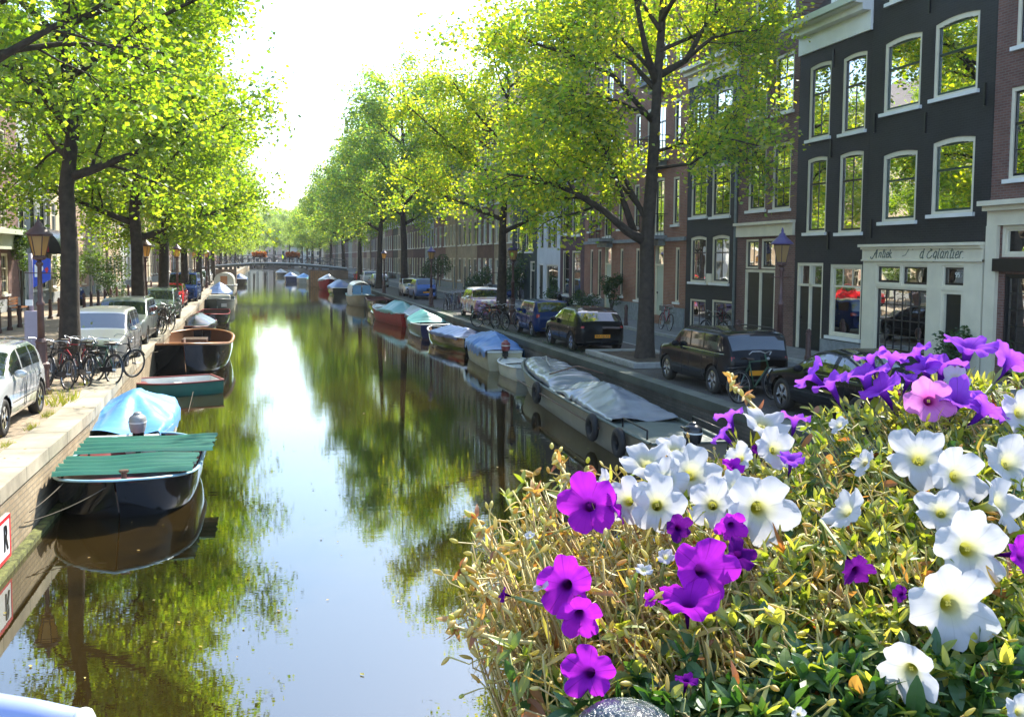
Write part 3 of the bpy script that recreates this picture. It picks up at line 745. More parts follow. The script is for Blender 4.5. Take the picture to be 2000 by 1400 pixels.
while y < 330:
    wd = rr.choice([5.6,6.4,7.4,8.2,9.5]) if y < 200 else 12
    wl = walls[k % len(walls)]; H = rr.choice([11.5,12.5,14,15.2,13]) if k > 1 else 15.5
    lab = '%s row house, %s beyond the dark green house on the shaded side' % (WN[wl], ORD[k])
    h = plain_house(k, 1, XF+rr.uniform(-.1,.15), y, y+wd, H, wl, ['farg','farw','far'][k%3], 3 if wd < 8.5 else 4, lab, 'far houses of the shaded row')
    HR.append(h); y += wd; k += 1
# sunny side
y = 20.0; k = 0
walls = ['b_brown','b_brown','p_grey','p_cream','b_pink','p_cream','b_tan','p_white','b_red','p_cream','b_brown','b_tan']
while y < 330:
    wd = {0:14,1:23.5,2:7.5}.get(k, rr.choice([6.5,7.5,8.5,9.5]) if y < 200 else 13)
    wl = walls[k % len(walls)]; H = rr.choice([11,12.5,13.5,14.5])
    lab = '%s row house, %s from the near end of the sunny side' % (WN[wl], ORD[k])
    h = plain_house(k+1, -1, XL+rr.uniform(-.12,.1), y, y+wd, H, wl, ['farw','farg','far'][k%3], 3 if wd < 9 else 4, lab, 'houses of the sunny row', gf=['greencream','cream','white'][k%3])
    if k == 1:   # shopfront with pale awning box
        part_box(h, 'shop_canopy', 'greencream', -1, XL, [(0,.75,y+.3,y+wd-.2,4.05,4.3),(0,.35,y+.3,y+wd-.2,3.3,4.05)])
    y += wd; k += 1

for i in range(7):
    x0 = -30+i*10.5; wl = ['p_grey','b_brown','p_cream','b_pink','p_grey','b_tan','b_brown'][i]; H = [13,15,12.5,14.5,13.5,15,13][i]; Y0 = 420
    t = thing('house', '%s house closing the far end of the canal, %s from the sunny side' % (WN[wl], ORD[i]), 'house', (x0, Y0, 0), 0, 'houses closing the far end of the canal')
    mb = MB(); mb.box(-5.2,0,-1,5.2,9,H); mb.build('wall', M[wl], t)
    mb = MB(); mb.prism([(-5.3,H),(5.3,H),(3.2,H+3.5),(-3.2,H+3.5)], .1, 8.9, 'y'); mb.build('roof', M['tile'], t)
    for r in range(4):
        for q in range(3):
            mb = MB(); a = -3.4+3.4*q; z = .9+3.1*r; mb.box(a-.7,-.06,z,a+.7,.02,z+2.0); w_ = mb.build('window', M['cream'], t)
            mb = MB(); mb.box(a-.57,-.08,z+.12,a+.57,-.05,z+1.88); mb.build('pane', M['door_dark'], w_)
struct('road', MB().quad((-60,396,.01),(60,396,.01),(60,419.9,.01),(-60,419.9,.01)), M['slab'])
# ------------------------------------------------------------------ trees
def leaf_mesh(name, pts, L_, W_, m, rng, droop=.3):
    """many small folded leaf faces"""
    n = len(pts); P_ = np.array(pts, dtype=np.float32)
    d = rng.normal(size=(n,3)); d[:,2] = d[:,2]*.5-droop; d /= np.linalg.norm(d, axis=1, keepdims=True)
    nn = rng.normal(size=(n,3)); nn[:,2] += .8
    s = np.cross(d, nn); s /= np.linalg.norm(s, axis=1, keepdims=True)+1e-9
    up = np.cross(s, d)
    sc = rng.uniform(.65, 1.25, (n,1))
    l = L_*sc; w = W_*sc
    v = np.empty((n,4,3), np.float32)
    v[:,0] = P_; v[:,1] = P_+d*l*.45+s*w*.5+up*w*.12; v[:,2] = P_+d*l; v[:,3] = P_+d*l*.45-s*w*.5+up*w*.12
    me = bpy.data.meshes.new(name)
    me.vertices.add(n*4); me.vertices.foreach_set('co', v.ravel())
    me.loops.add(n*4); me.loops.foreach_set('vertex_index', np.arange(n*4, dtype=np.int32))
    me.polygons.add(n); me.polygons.foreach_set('loop_start', np.arange(0, n*4, 4, dtype=np.int32)); me.polygons.foreach_set('loop_total', np.full(n, 4, np.int32))
    me.materials.append(m); me.update(calc_edges=True); me.validate(); return me
def grow(limbs, rng, nsec=6, ntw=5, seclen=2.0, twlen=1.1, nl=26, spread=.13, t0=.3, keep=None):
    """limbs: [(points, r0, r1)] -> wood tubes and leaf points"""
    wood = MB(); leaves = []
    for pts, r0, r1 in limbs:
        pts = [Vector(p) for p in pts]; m = len(pts)
        wood.tube(pts, [r0+(r1-r0)*(i/(m-1))**.8 for i in range(m)], 8)
        lens = [0]
        for a, b in zip(pts, pts[1:]): lens.append(lens[-1]+(b-a).length)
        tot = lens[-1]
        def at(t):
            q = t*tot
            for i in range(1, m):
                if q <= lens[i] or i == m-1:
                    f = (q-lens[i-1])/max(1e-6, lens[i]-lens[i-1]); return pts[i-1].lerp(pts[i], f), (pts[i]-pts[i-1]).normalized()
        k = max(2, int(nsec*tot/4))
        for j in range(k):
            t = t0+(1-t0)*(j+rng.uniform(.1,.9))/k
            p, d = at(t)
            dv = Vector(rng.normal(size=3)); dv -= d*dv.dot(d); dv.normalize()
            dd = (d*rng.uniform(.4,1.0)+dv*rng.uniform(.6,1.1)+Vector((0,0,rng.uniform(-.05,.45)))).normalized()
            ln = seclen*rng.uniform(.6,1.25)*(1-.35*t)
            q = [p]; 
            for i in range(4):
                dd = (dd+Vector(rng.normal(size=3))*.16+Vector((0,0,-.04*i))).normalized(); q.append(q[-1]+dd*ln/4)
            rs = max(.012, (r0+(r1-r0)*t)*.45); wood.tube(q, [rs*(1-.2*i) for i in range(5)], 5)
            for jj in range(ntw):
                tt = rng.uniform(.2, 1.0)*4; i0 = min(3, int(tt)); bp = q[i0].lerp(q[i0+1], tt-i0)
                dv = Vector(rng.normal(size=3)); e = (dd*.7+dv*.6+Vector((0,0,-.1))).normalized()
                L2 = twlen*rng.uniform(.6,1.3); tq = [bp]
                for i in range(3):
                    e = (e+Vector(rng.normal(size=3))*.15+Vector((0,0,-.1))).normalized(); tq.append(tq[-1]+e*L2/3)
                wood.tube(tq, [.012,.009,.006,.003], 3, cap=False)
                for i in range(nl):
                    u = rng.uniform(.1,1)*3; i0 = min(2, int(u)); c = tq[i0].lerp(tq[i0+1], u-i0)
                    c = c+Vector(rng.normal(size=3))*spread
                    leaves.append((c.x, c.y, c.z))
    return wood, leaves
def limb(rng, p, az, ln, rise, r0, bend=.25, n=7):
    pts = [Vector(p)]; d = Vector((cos(az), sin(az), rise)).normalized(); a = az
    for i in range(n):
        a += rng.uniform(-bend, bend)*.6; rise += rng.uniform(-.12,.14)
        d = Vector((cos(a), sin(a), rise)).normalized(); pts.append(pts[-1]+d*ln/n)
    return (pts, r0, .025)
def std_limbs(rng, H, fork, Rc, tr, lean=(0,0), n=12, bias=None, top=.93):
    tp = [Vector((0,0,-.15))]
    steps = 9
    for i in range(1, steps+1):
        z = H*top*i/steps
        tp.append(Vector((lean[0]*i/steps+rng.uniform(-.12,.12)*(i>2), lean[1]*i/steps+rng.uniform(-.12,.12)*(i>2), z)))
    trunk = (tp, tr, tr*.12)
    lb = []
    for i in range(n):
        f = (i+.5)/n; z = fork+(H*.86-fork)*f**.9; j = min(steps-1, int(z/(H*top)*steps)); p = tp[j].lerp(tp[j+1], z/(H*top)*steps-j)
        az = i*2.4+rng.uniform(-.4,.4)
        shape = (.75+.5*sin(pi*min(1,f*1.15+.12)))*(1-.45*f)
        ln = Rc*shape*rng.uniform(.85,1.15)
        if bias is not None: ln *= 1+bias[1]*cos(az-bias[0])
        lb.append(limb(rng, p, az, ln, .35+.7*f, max(.05, tr*.48*(1-.5*f))))
    return trunk, lb
def tree_obj(label, loc, trunk, limbs, rng, lm, leaf=(.15,.1), group='elms lining the canal', rz=0, **kw):
    t = thing('elm_tree', label, 'tree', loc, rz, group)
    wood, lv = grow(limbs, rng, **kw)
    tm = MB(); tm.v = list(wood.v); tm.f = list(wood.f)
    pts, r0, r1 = trunk; m = len(pts)
    rad = [r0+(r1-r0)*(i/(m-1))**.85 for i in range(m)]
    pts2 = [pts[0], pts[0]+(pts[1]-pts[0])*.12, pts[0]+(pts[1]-pts[0])*.35] + list(pts[1:]); rad2 = [rad[0]*1.55, rad[0]*1.2, rad[0]*1.04]+rad[1:]
    tm.tube(pts2, rad2, 14)
    tm.build('trunk', M['bark'], t, smooth=True)
    cm = leaf_mesh('crown', lv, leaf[0], leaf[1], lm, rng)
    link('crown', cm, t); return t
# big elm on the shaded quay, limbs laid out as they grow
base = Vector((10.84, 27.2, 0))
def pl(*q): return [at_dep(a, b, d)-base for a, b, d in q]
dB = (base-EYEP).dot(FWD)
rng = np.random.RandomState(5)
tr = pl((1262,600,dB),(1264,470,dB),(1272,360,dB),(1279,260,dB),(1284,160,dB),(1292,60,dB+.2),(1300,-80,dB+.5),(1310,-260,dB+.8),(1316,-420,dB+1)); tr = [Vector((0,0,-.1))]+tr
lm_ = [(pl((1258,470,dB),(1225,452,dB-.1),(1180,412,dB-.4),(1120,375,dB-.8),(1050,350,dB-1.2),(990,340,dB-1.6)), .17, .03),
 (pl((1240,458,dB),(1215,385,dB-.3),(1185,300,dB-.8),(1150,230,dB-1.2),(1120,180,dB-1.6)), .12, .03),
 (pl((1282,165,dB),(1262,100,dB-.2),(1245,20,dB-.6),(1230,-90,dB-1),(1210,-200,dB-1.3)), .13, .03),
 (pl((1284,150,dB),(1340,118,dB+.4),(1372,60,dB+.7),(1420,0,dB+1.1),(1460,-80,dB+1.5)), .12, .03),
 (pl((1330,125,dB+.3),(1390,75,dB+.2),(1440,62,dB+.1),(1490,60,dB)), .07, .02),
 (pl((1280,175,dB),(1235,125,dB+.5),(1160,85,dB+1),(1080,70,dB+1.6),(1010,95,dB+2)), .09, .025),
 (pl((1276,230,dB),(1220,205,dB-1),(1160,180,dB-2),(1100,190,dB-2.8)), .08, .02),
 (pl((1274,300,dB),(1330,280,dB+1),(1390,285,dB+1.6),(1440,265,dB+2)), .06, .02),
 (pl((1272,330,dB),(1350,320,dB-.8),(1420,270,dB-1.6),(1480,285,dB-2.2)), .06, .02),
 (pl((1290,60,dB),(1250,0,dB+1),(1180,-40,dB+2),(1130,-60,dB+2.6)), .08, .02),
 (pl((1292,40,dB),(1340,-40,dB-1),(1390,-90,dB-2),(1450,-120,dB-2.6)), .08, .02),
 (pl((1300,-60,dB),(1240,-140,dB-.5),(1180,-200,dB-1)), .08, .02),
 (pl((1305,-120,dB),(1380,-200,dB+.5),(1440,-260,dB+1)), .08, .02),
 (pl((1310,-250,dB),(1290,-330,dB-.8),(1250,-400,dB-1.5)), .07, .02),
 (pl((1285,130,dB),(1300,100,dB+2),(1290,60,dB+3.4)), .07, .02),
 (pl((1276,240,dB),(1200,150,dB-.6),(1120,110,dB-1.2),(1030,80,dB-1.8),(950,60,dB-2.4)), .09, .025),
 (pl((1262,430,dB),(1210,330,dB+.4),(1130,270,dB+.6),(1040,230,dB+.8)), .09, .025),
 (pl((1284,150,dB),(1200,60,dB+1.5),(1140,0,dB+2.5),(1060,-20,dB+3)), .08, .02),
 (pl((1288,100,dB),(1380,60,dB+1.5),(1440,90,dB+2.5),(1500,110,dB+3)), .07, .02),
 (pl((1262,420,dB),(1200,345,dB+1.2),(1150,330,dB+2.2),(1100,300,dB+3)), .08, .02)]
tree_obj('large forked elm standing in the kerbed pit beside the black estate car', base, (tr, .27, .05), lm_, rng, M['leaf_r'], (.145,.1), nsec=9, ntw=7, seclen=1.9, twlen=1.05, nl=40, t0=.3, spread=.2)
# second elm, shaded quay
x2, y2 = x_at(978, 45), 45
rng = np.random.RandomState(8)
t_, l_ = std_limbs(rng, 13.5, 3.9, 4.2, .27, (.2,-.3), 15, bias=(pi*1.1,.35))
tree_obj('elm with low yellow-green boughs in front of the dark green house', (x2, y2, 0), t_, l_, rng, M['leaf_r'], (.155,.1), nsec=8, ntw=7, seclen=1.9, twlen=1.1, nl=46, t0=.2, spread=.22)
# three crowns shared by the rest of the row
def proto(seed, H, fork, Rc, tr_, lm, leaf, label, loc, rz, n=14, **kw):
    rng = np.random.RandomState(seed); t_, l_ = std_limbs(rng, H, fork, Rc, tr_, (rng.uniform(-.4,.4), rng.uniform(-.4,.4)), n)
    return tree_obj(label, loc, t_, l_, rng, lm, leaf, rz=rz, **kw)
def put(p, label, loc, rz, sc=(1,1,1), first=False, lm=None):
    c = p if first else copy_tree(p)
    c.location = loc; c.rotation_euler = (0,0,rz); c.scale = sc; c['label'] = label; return c
pr = proto(21, 16.5, 4.6, 5.2, .3, M['leaf_f'], (.22,.14), 'x', (0,0,0), 0, n=16, nsec=7, ntw=5, seclen=2.3, twlen=1.3, nl=56, t0=.15, spread=.28)
spots = [(790,79,1.14),(740,98,1.14),(703,119,1.08),(672,143,1.05),(646,168,1.02),(625,196,1.0),(612,225,1.0),(600,262,1.0)]
for i, (px, y, sc) in enumerate(spots):
    put(pr, 'tall hazy elm on the shaded quay, %s beyond the low-boughed one' % ORD[i], (x_at(px, y), y, 0), i*1.9+.6, (sc,sc,sc), first=(i == 0))
# sunny quay
rng = np.random.RandomState(31)
t_, l_ = std_limbs(rng, 15, 4.6, 3.9, .27, (.35,-.3), 19)
tree_obj('elm trunk rising behind the bicycles on the sunny quay', (-4.95, 26.3, 0), t_, l_, rng, M['leaf_l'], (.14,.095), nsec=9, ntw=7, seclen=1.9, twlen=1.1, nl=56, t0=.12, spread=.22)
rng = np.random.RandomState(32)
t_, l_ = std_limbs(rng, 13.5, 4.9, 3.6, .3, (.1,.3), 15)
l_.append(([at_dep(-60,150,13)-Vector((-6.3,14,0)), at_dep(30,95,13)-Vector((-6.3,14,0)), at_dep(110,50,13.2)-Vector((-6.3,14,0)), at_dep(185,18,13.6)-Vector((-6.3,14,0)), at_dep(260,-40,14)-Vector((-6.3,14,0))], .07, .02))
l_.append(([at_dep(-60,120,13.4)-Vector((-6.3,14,0)), at_dep(30,98,13.6)-Vector((-6.3,14,0)), at_dep(120,86,14)-Vector((-6.3,14,0)), at_dep(200,88,14.4)-Vector((-6.3,14,0)), at_dep(290,96,15)-Vector((-6.3,14,0))], .06, .02))
tree_obj('elm reaching its boughs in from beyond the silver hatchback', (-6.3, 14, 0), t_, l_, rng, M['leaf_l'], (.11,.08), nsec=7, ntw=7, seclen=1.6, twlen=.9, nl=40, t0=.3, spread=.2)
rng = np.random.RandomState(33)
pl2 = proto(41, 15.5, 3.3, 4.7, .3, M['leaf_l'], (.18,.12), 'x', (0,0,0), 0, n=20, nsec=8, ntw=6, seclen=2.0, twlen=1.2, nl=58, t0=.12, spread=.25)
spots = [(272,40.5),(319,51),(366,68),(395,88),(412,108),(423,128),(436,152),(446,178),(455,205),(465,235),(475,265)]
for i, (px, y) in enumerate(spots):
    x = x_at(px, y); x = min(x, ql(y)-.95)
    put(pl2, 'dark-trunked elm on the sunny quay, %s beyond the bicycle elm' % ORD[i], (x, y, 0), i*2.3+.4, (1,1,1.0 if i < 3 else 1.08), first=(i == 0))
# far end of the canal
for i, (x, y, s_) in enumerate([(-2,330,1.2),(6,340,1.25),(-9,320,1.2),(13,330,1.2),(1,360,1.3),(-5,300,1.0),(9,300,1.0),(18,300,1.2),(-13,290,1.2)]):
    put(pr, 'distant elm closing the canal view, %s behind the arched bridge' % ORD[i], (x, y, 0), i*1.3, (s_,s_,s_))
# ------------------------------------------------------------------ bushes, ivy, planters
def bush(name, label, loc, r, h, m, n=900, leaf=(.09,.06), seed=1, pot=None, cat='shrub', group=None, stem=.5):
    rng = np.random.RandomState(seed); t = thing(name, label, cat, loc, 0, group)
    pts = []
    cl = [(rng.uniform(-.6,.6)*r, rng.uniform(-.6,.6)*r, h*rng.uniform(.3,.85), r*rng.uniform(.35,.6)) for _ in range(8)]
    for i in range(n):
        c = cl[rng.randint(8)]; d = rng.normal(size=3); d /= np.linalg.norm(d); q = rng.uniform(.4,1)**.5*c[3]
        pts.append((c[0]+d[0]*q, c[1]+d[1]*q, max(.03, c[2]+d[2]*q)))
    link('foliage', leaf_mesh('foliage', pts, leaf[0], leaf[1], m, rng, 0), t)
    mb = MB()
    for c in cl: mb.tube([(0,0,0),(c[0]*.3,c[1]*.3,c[2]*.5),(c[0],c[1],c[2])], [.02,.015,.006], 4)
    mb.build('stem', M['bark'], t)
    if pot:
        mb = MB(); mb.lathe([(pot*.7,0),(pot,.0+pot*1.2),(pot*1.08,pot*1.2),(pot*1.08,pot*1.4),(pot*.9,pot*1.4)], 14); mb.build('pot', M[ 'terracotta'], t)
    return t
M['terracotta'] = pmat('terracotta', (.3,.13,.07), .8)
bush('ivy', 'dark ivy mass climbing the dark green house front', (XF-.3, yB[1000]-3.6, .1), 1.6, 3.4, M['shrub'], 3200, (.14,.1), 3, cat='ivy')
bush('potted_bush', 'leafy potted bush between antiques shop door and cream pilaster', (XF-.45, yB[1925]+.55, .1), .55, 1.25, M['shrub'], 700, (.12,.07), 4, pot=.2)
bush('potted_bush', 'rounded bush beside the white house doorway', (XF-.9, yB[1093]-1.6, .1), .9, 1.3, M['shrub'], 1200, (.12,.08), 5)
bush('potted_bush', 'tall climbing bush against the balconied building', (XF-.5, Yx(1213), .1), .6, 2.5, M['shrub'], 1500, (.11,.07), 6)
bush('potted_bush', 'low dark bush by the parked scooter and balconied building', (XF-.9, Yx(1172), .1), .8, 1.3, M['shrub'], 1200, (.11,.07), 7)
bush('street_bush', 'bush growing behind the bicycles near the whitish-roofed car', (14.9, 70, .1), 1.2, 2.4, M['shrub'], 1500, (.16,.11), 8)
bush('street_bush', 'dark bush beneath the elm behind the light blue car', (14.2, 86, .1), 1.4, 3.4, M['shrub'], 1500, (.18,.12), 9)
bush('street_bush', 'sunlit yellow-green bush against the sunny row past the bollards', (XL+.9, 66, .1), 1.3, 3.0, M['shrub_sun'], 1600, (.16,.11), 10)
bush('street_bush', 'taller sunlit bush beside the second trunk of the sunny quay', (XL+1.5, 76, .1), 1.7, 4.6, M['shrub_sun'], 2200, (.18,.12), 11)
bush('street_bush', 'clipped dark green bush under the taller sunlit bush', (XL+2.3, 72, .1), 1.1, 1.9, M['shrub'], 1500, (.13,.09), 12)
bush('street_bush', 'small round bush by the bench and grey door', (XL+.8, 47.5, .1), .7, 1.3, M['shrub_sun'], 900, (.12,.08), 13)
bush('climbing_plant', 'climber growing up the facade behind the lantern', (XL+.5, 55.5, .1), .8, 5.2, M['shrub_sun'], 1800, (.15,.1), 14)
# grass tufts along the quay coping
gm = leafmat('grass_blade', [(.1,.16,.02),(.2,.24,.03),(.3,.3,.06)], .4)
def tuft_mesh(seed, n=90, r=.28, h=.22):
    rng = np.random.RandomState(seed); mb = MB()
    for i in range(n):
        a = rng.uniform(0,2*pi); q = r*rng.uniform(0,1)**.6; x, y = q*cos(a)*.7, q*sin(a)*1.4; hh = h*rng.uniform(.4,1.1); ln = rng.normal(size=2)*.07; w = .006
        mb.v += [(x-w,y,0),(x+w,y,0),(x+ln[0],y+ln[1],hh)]; k = len(mb.v); mb.f.append((k-3,k-2,k-1))
    return mb
for i, (y, off, s_) in enumerate([(21.3,.75,1.6),(15.2,.78,1.2),(13.9,.9,1.1),(18.2,.7,.6),(19.6,.72,.7),(16.6,.7,.5),(24.3,.72,.6)]):
    o = tuft_mesh(i+50).build('grass', gm); o.location = (ql(y)-off, y, .0); o.scale = (s_,s_,s_); o['kind'] = 'stuff'
mb = tuft_mesh(70, 1500, 1, .2)
mb.v = [((v[0]*.6), v[1]*14, v[2]) for v in mb.v]; o = mb.build('grass', M['shrub']); o.location = (XR+.55, 44, .0); o['kind'] = 'stuff'
# tree pit of the big elm
mb = MB(); bx = lambda a,b,c,d: mb.box(a,b,.0,c,d,.16)
bx(9.75,25.3,11.9,25.5); bx(9.75,29.4,11.9,29.6); bx(9.75,25.5,9.95,29.4); bx(11.7,25.5,11.9,29.4)
o = mb.build('tree_pit', M['kerb'], bevel=.02); tag(o, 'raised stone kerb around the foot of the large forked elm', 'kerb')
mb = MB(); mb.grid(lambda u, v: (9.95+1.75*u, 25.5+3.9*v, .1+.05*sin(u*9)*cos(v*11)), 10, 16); struct('earth', mb, M['earth'])
# ------------------------------------------------------------------ street lamps
M['lamp_iron'] = pmat('lamp_paint', (.09,.045,.04), .45, var=.25, scale=8, bump=.1)
M['lamp_glass'] = pmat('amber_glass', (.75,.55,.22), .15, var=.15, scale=3)
M['lamp_glass'] = leafmat('amber_glass', [(.55,.4,.16),(.6,.45,.2)], .75, tcol=(1.4,1.3,1.0))
M['lamp_roof'] = pmat('lamp_roof_violet', (.07,.05,.14), .35, var=.15)
def lamp(label, loc, roof='lamp_iron', rz=0):
    t = thing('street_lamp', label, 'street lamp', loc, rz, 'old lantern street lamps')
    b = MB(); b.lathe([(.2,0),(.2,.1),(.15,.14),(.14,.55),(.17,.6),(.17,.66),(.12,.7),(.11,1.1),(.13,1.14),(.08,1.22)], 10); b.build('base', M['lamp_iron'], t, smooth=False)
    b = MB(); b.lathe([(.075,1.2),(.068,1.9),(.09,1.93),(.09,1.98),(.055,2.02),(.045,2.75),(.075,2.8),(.075,2.84),(.04,2.88)], 10)
    b.tube([(-.3,0,2.62),(.3,0,2.62)], .012, 6); b.build('post', M['lamp_iron'], t, smooth=True)
    b = MB(); b.lathe([(.03,2.88),(.13,2.92),(.14,2.97),(.12,2.99)], 6); b.build('collar', M['lamp_iron'], t)
    b = MB(); b.lathe([(.12,3.0),(.215,3.42)], 6); b.build('lantern_glass', M['lamp_glass'], t)
    b = MB()
    for k in range(6):
        a = pi*k/3; b.tube([(.125*cos(a),.125*sin(a),2.99),(.222*cos(a),.222*sin(a),3.43)], .011, 4)
    b.lathe([(.225,3.41),(.24,3.43),(.225,3.45)], 6); b.build('lantern_frame', M['lamp_iron'], t)
    b = MB(); b.lathe([(.29,3.44),(.27,3.47),(.16,3.58),(.09,3.64),(.07,3.7),(.05,3.71),(.03,3.74),(.035,3.78),(.008,3.86)], 12); b.build('lantern_roof', M[roof], t, smooth=True)
    return t
l0 = lamp('red-brown lantern lamp on the quay edge beside the silver hatchback', (x_at(83, 22.8), 22.8, 0))
for i, (px, y) in enumerate([(286,42),(347,60),(381,76),(404,96)]):
    c = copy_tree(l0); c.location = (x_at(px, y), y, 0)
    c['label'] = 'amber lantern lamp on the sunny quay, %s past the bicycle elm' % ORD[i]
lr = lamp('violet-capped lantern lamp on the road beside the black estate car', (12.36, 22.0, 0), 'lamp_roof')
for i, (px, y) in enumerate([(1001,44),(842,60),(750,84)]):
    c = copy_tree(lr); c.location = (x_at(px, y), y, 0); c['label'] = 'violet-capped lantern lamp on the shaded quay, %s beyond the big elm' % ORD[i]
# ------------------------------------------------------------------ bollards
def bollard(label, loc, group):
    t = thing('bollard', label, 'bollard', loc, 0, group)
    b = MB(); b.lathe([(.11,0),(.11,.12),(.085,.16),(.075,.75)], 8); b.build('post', M['lamp_iron'], t)
    b = MB(); b.lathe([(.095,.75),(.1,.79),(.07,.83),(.08,.88),(.04,.93)], 8); b.build('cap', M['lamp_iron'], t)
    return t
gb = 'cast iron bollards along the sunny pavement'
b0 = bollard('brown iron bollard on the sunny pavement edge', (XL+3.0, 41, 0), gb)
for y in [42.6,44.2,46,48,50,52,54.2,56.4,58.6,60.8,63.2,65.6,68,70.5,73,76,79,82,86,90]:
    c = copy_tree(b0); c.location = (XL+3.0, y, 0)
b1 = bollard('brown iron bollard on the pavement before the black estate car', (15.44, 25.8, .1), 'bollards of the shaded pavement')
for y, lab in ((41,'brown iron bollard standing beside the trunk of the big elm'),(30.2,'short iron bollard beside the wide dark doorway')):
    c = copy_tree(b1); c.location = (15.4, y, .1); c['label'] = lab
# ------------------------------------------------------------------ parking ticket pillar with a blue flag sign
M['lilac'] = pmat('lilac_grey_metal', (.34,.3,.38), .45, var=.06)
M['sign_blue'] = pmat('sign_blue', (.01,.06,.5), .4, var=.05)
M['sign_white'] = pmat('sign_white', (.85,.85,.85), .4, var=.02)
M['sign_red'] = pmat('sign_red', (.6,.02,.03), .4, var=.05)
t = thing('ticket_pillar', 'lilac grey ticket pillar carrying a blue parking flag', 'ticket machine', (x_at(66, 26.4), 26.4, 0))
b = MB(); b.box(-.17,-.12,0,.17,.12,1.62); b.build('cabinet', M['lilac'], t, bevel=.03)
b = MB(); b.tube([(-.02,.02,1.6),(-.02,.02,3.05)], .05, 10); b.build('post', M['lilac'], t, smooth=True)
b = MB(); b.prism([(.04,2.2),(.44,2.4),(.44,2.92),(.04,2.98)], -.02, .02, 'y'); pn = b.build('sign_panel', M['sign_blue'], t)
def t2(body, m, parent, loc, rot, size, sx=1, name='letter', bold=.01):
    o = text(body, name, m, parent, (0,0,0), rot, size, 0, .003, sx, bold); o.matrix_parent_inverse = Matrix(); o.location = loc; return o
t2('P', 'sign_white', pn, (.17,-.026,2.6), (pi/2,0,0), .42)
b = MB(); b.prism([(.31,2.66),(.37,2.72),(.4,2.66),(.36,2.54)], -.026, -.021, 'y'); b.build('emblem', M['sign_red'], pn)
b = MB(); b.box(-.15,-.03,1.75,.02,0,1.9); b.build('notice_plate', M['sign_white'], t)
# ------------------------------------------------------------------ wall sign R (its panel continues past the frame edge)
yR = on_x(18, 1010, -3.3)[0]
t = thing('wall_sign', 'white sign with red border and letter R on the quay wall', 'sign', (-3.31, yR, 0))
b = MB(); b.box(-.03,-1.3,-.86,.02,0,-.3); pn = b.build('sign_panel', M['sign_white'], t)
b = MB()
for q in ((-1.3,0,-.35,-.3),(-1.3,0,-.86,-.81),(-1.3,-1.25,-.81,-.35),(-.05,0,-.81,-.35)): b.box(.02,q[0],q[2],.024,q[1],q[3])
b.build('border', M['sign_red'], t)
t2('R', 'black', t, (.026,-.24,-.58), (pi/2,0,pi/2), .46, .75)
# ------------------------------------------------------------------ boats
from mathutils import noise as MN
def fmat(name, col, rough=.4, spec=.5, bump=.12, var=.12, coat=0): M[name] = pmat(name, col, rough, var=var, scale=2.5, bump=bump, spec=spec, bscale=9, coat=coat)
fmat('tarp_green', (.02,.13,.09)); fmat('tarp_blue', (.06,.2,.5)); fmat('tarp_lblue', (.12,.34,.66), .35); fmat('tarp_grey', (.3,.34,.37), .28, .8); fmat('tarp_teal', (.08,.3,.27)); fmat('tarp_navy', (.06,.12,.28)); fmat('tarp_black', (.015,.017,.02), .25)
fmat('hull_black', (.012,.012,.014), .12, .7, 0, coat=.6); fmat('hull_white', (.62,.6,.52), .3, bump=0); fmat('hull_green', (.03,.16,.12), .35, bump=0); fmat('hull_red', (.36,.012,.012), .5, .3, 0)
fmat('hull_navy', (.02,.03,.12), .25, bump=0); fmat('hull_alu', (.12,.15,.15), .35); fmat('hull_cream', (.45,.4,.27), .5); fmat('wood', (.42,.17,.06), .35, bump=.05, coat=.4); fmat('wood_dark', (.1,.05,.03), .5)
fmat('wood_mid', (.14,.06,.025), .45, bump=.05); fmat('hull_tan', (.2,.17,.12), .45); fmat('tarp_silver', (.22,.25,.28), .22, .8); fmat('maroon', (.22,.05,.05), .4, bump=0); fmat('rubber', (.012,.012,.012), .7); fmat('trim_white', (.7,.72,.7), .35, bump=0); fmat('deck_green', (.1,.13,.11), .6); fmat('trim_lblue', (.35,.6,.7), .35, bump=0)
fmat('orange', (.5,.16,.03), .6); fmat('barge_brown', (.16,.06,.05), .7); fmat('grey_motor', (.3,.3,.3), .35, bump=0); fmat('glass_dark', (.02,.03,.04), .05, .9, 0); fmat('rope', (.12,.1,.07), .9)
fmat('glass_blue', (.05,.16,.24), .08, .9, 0)
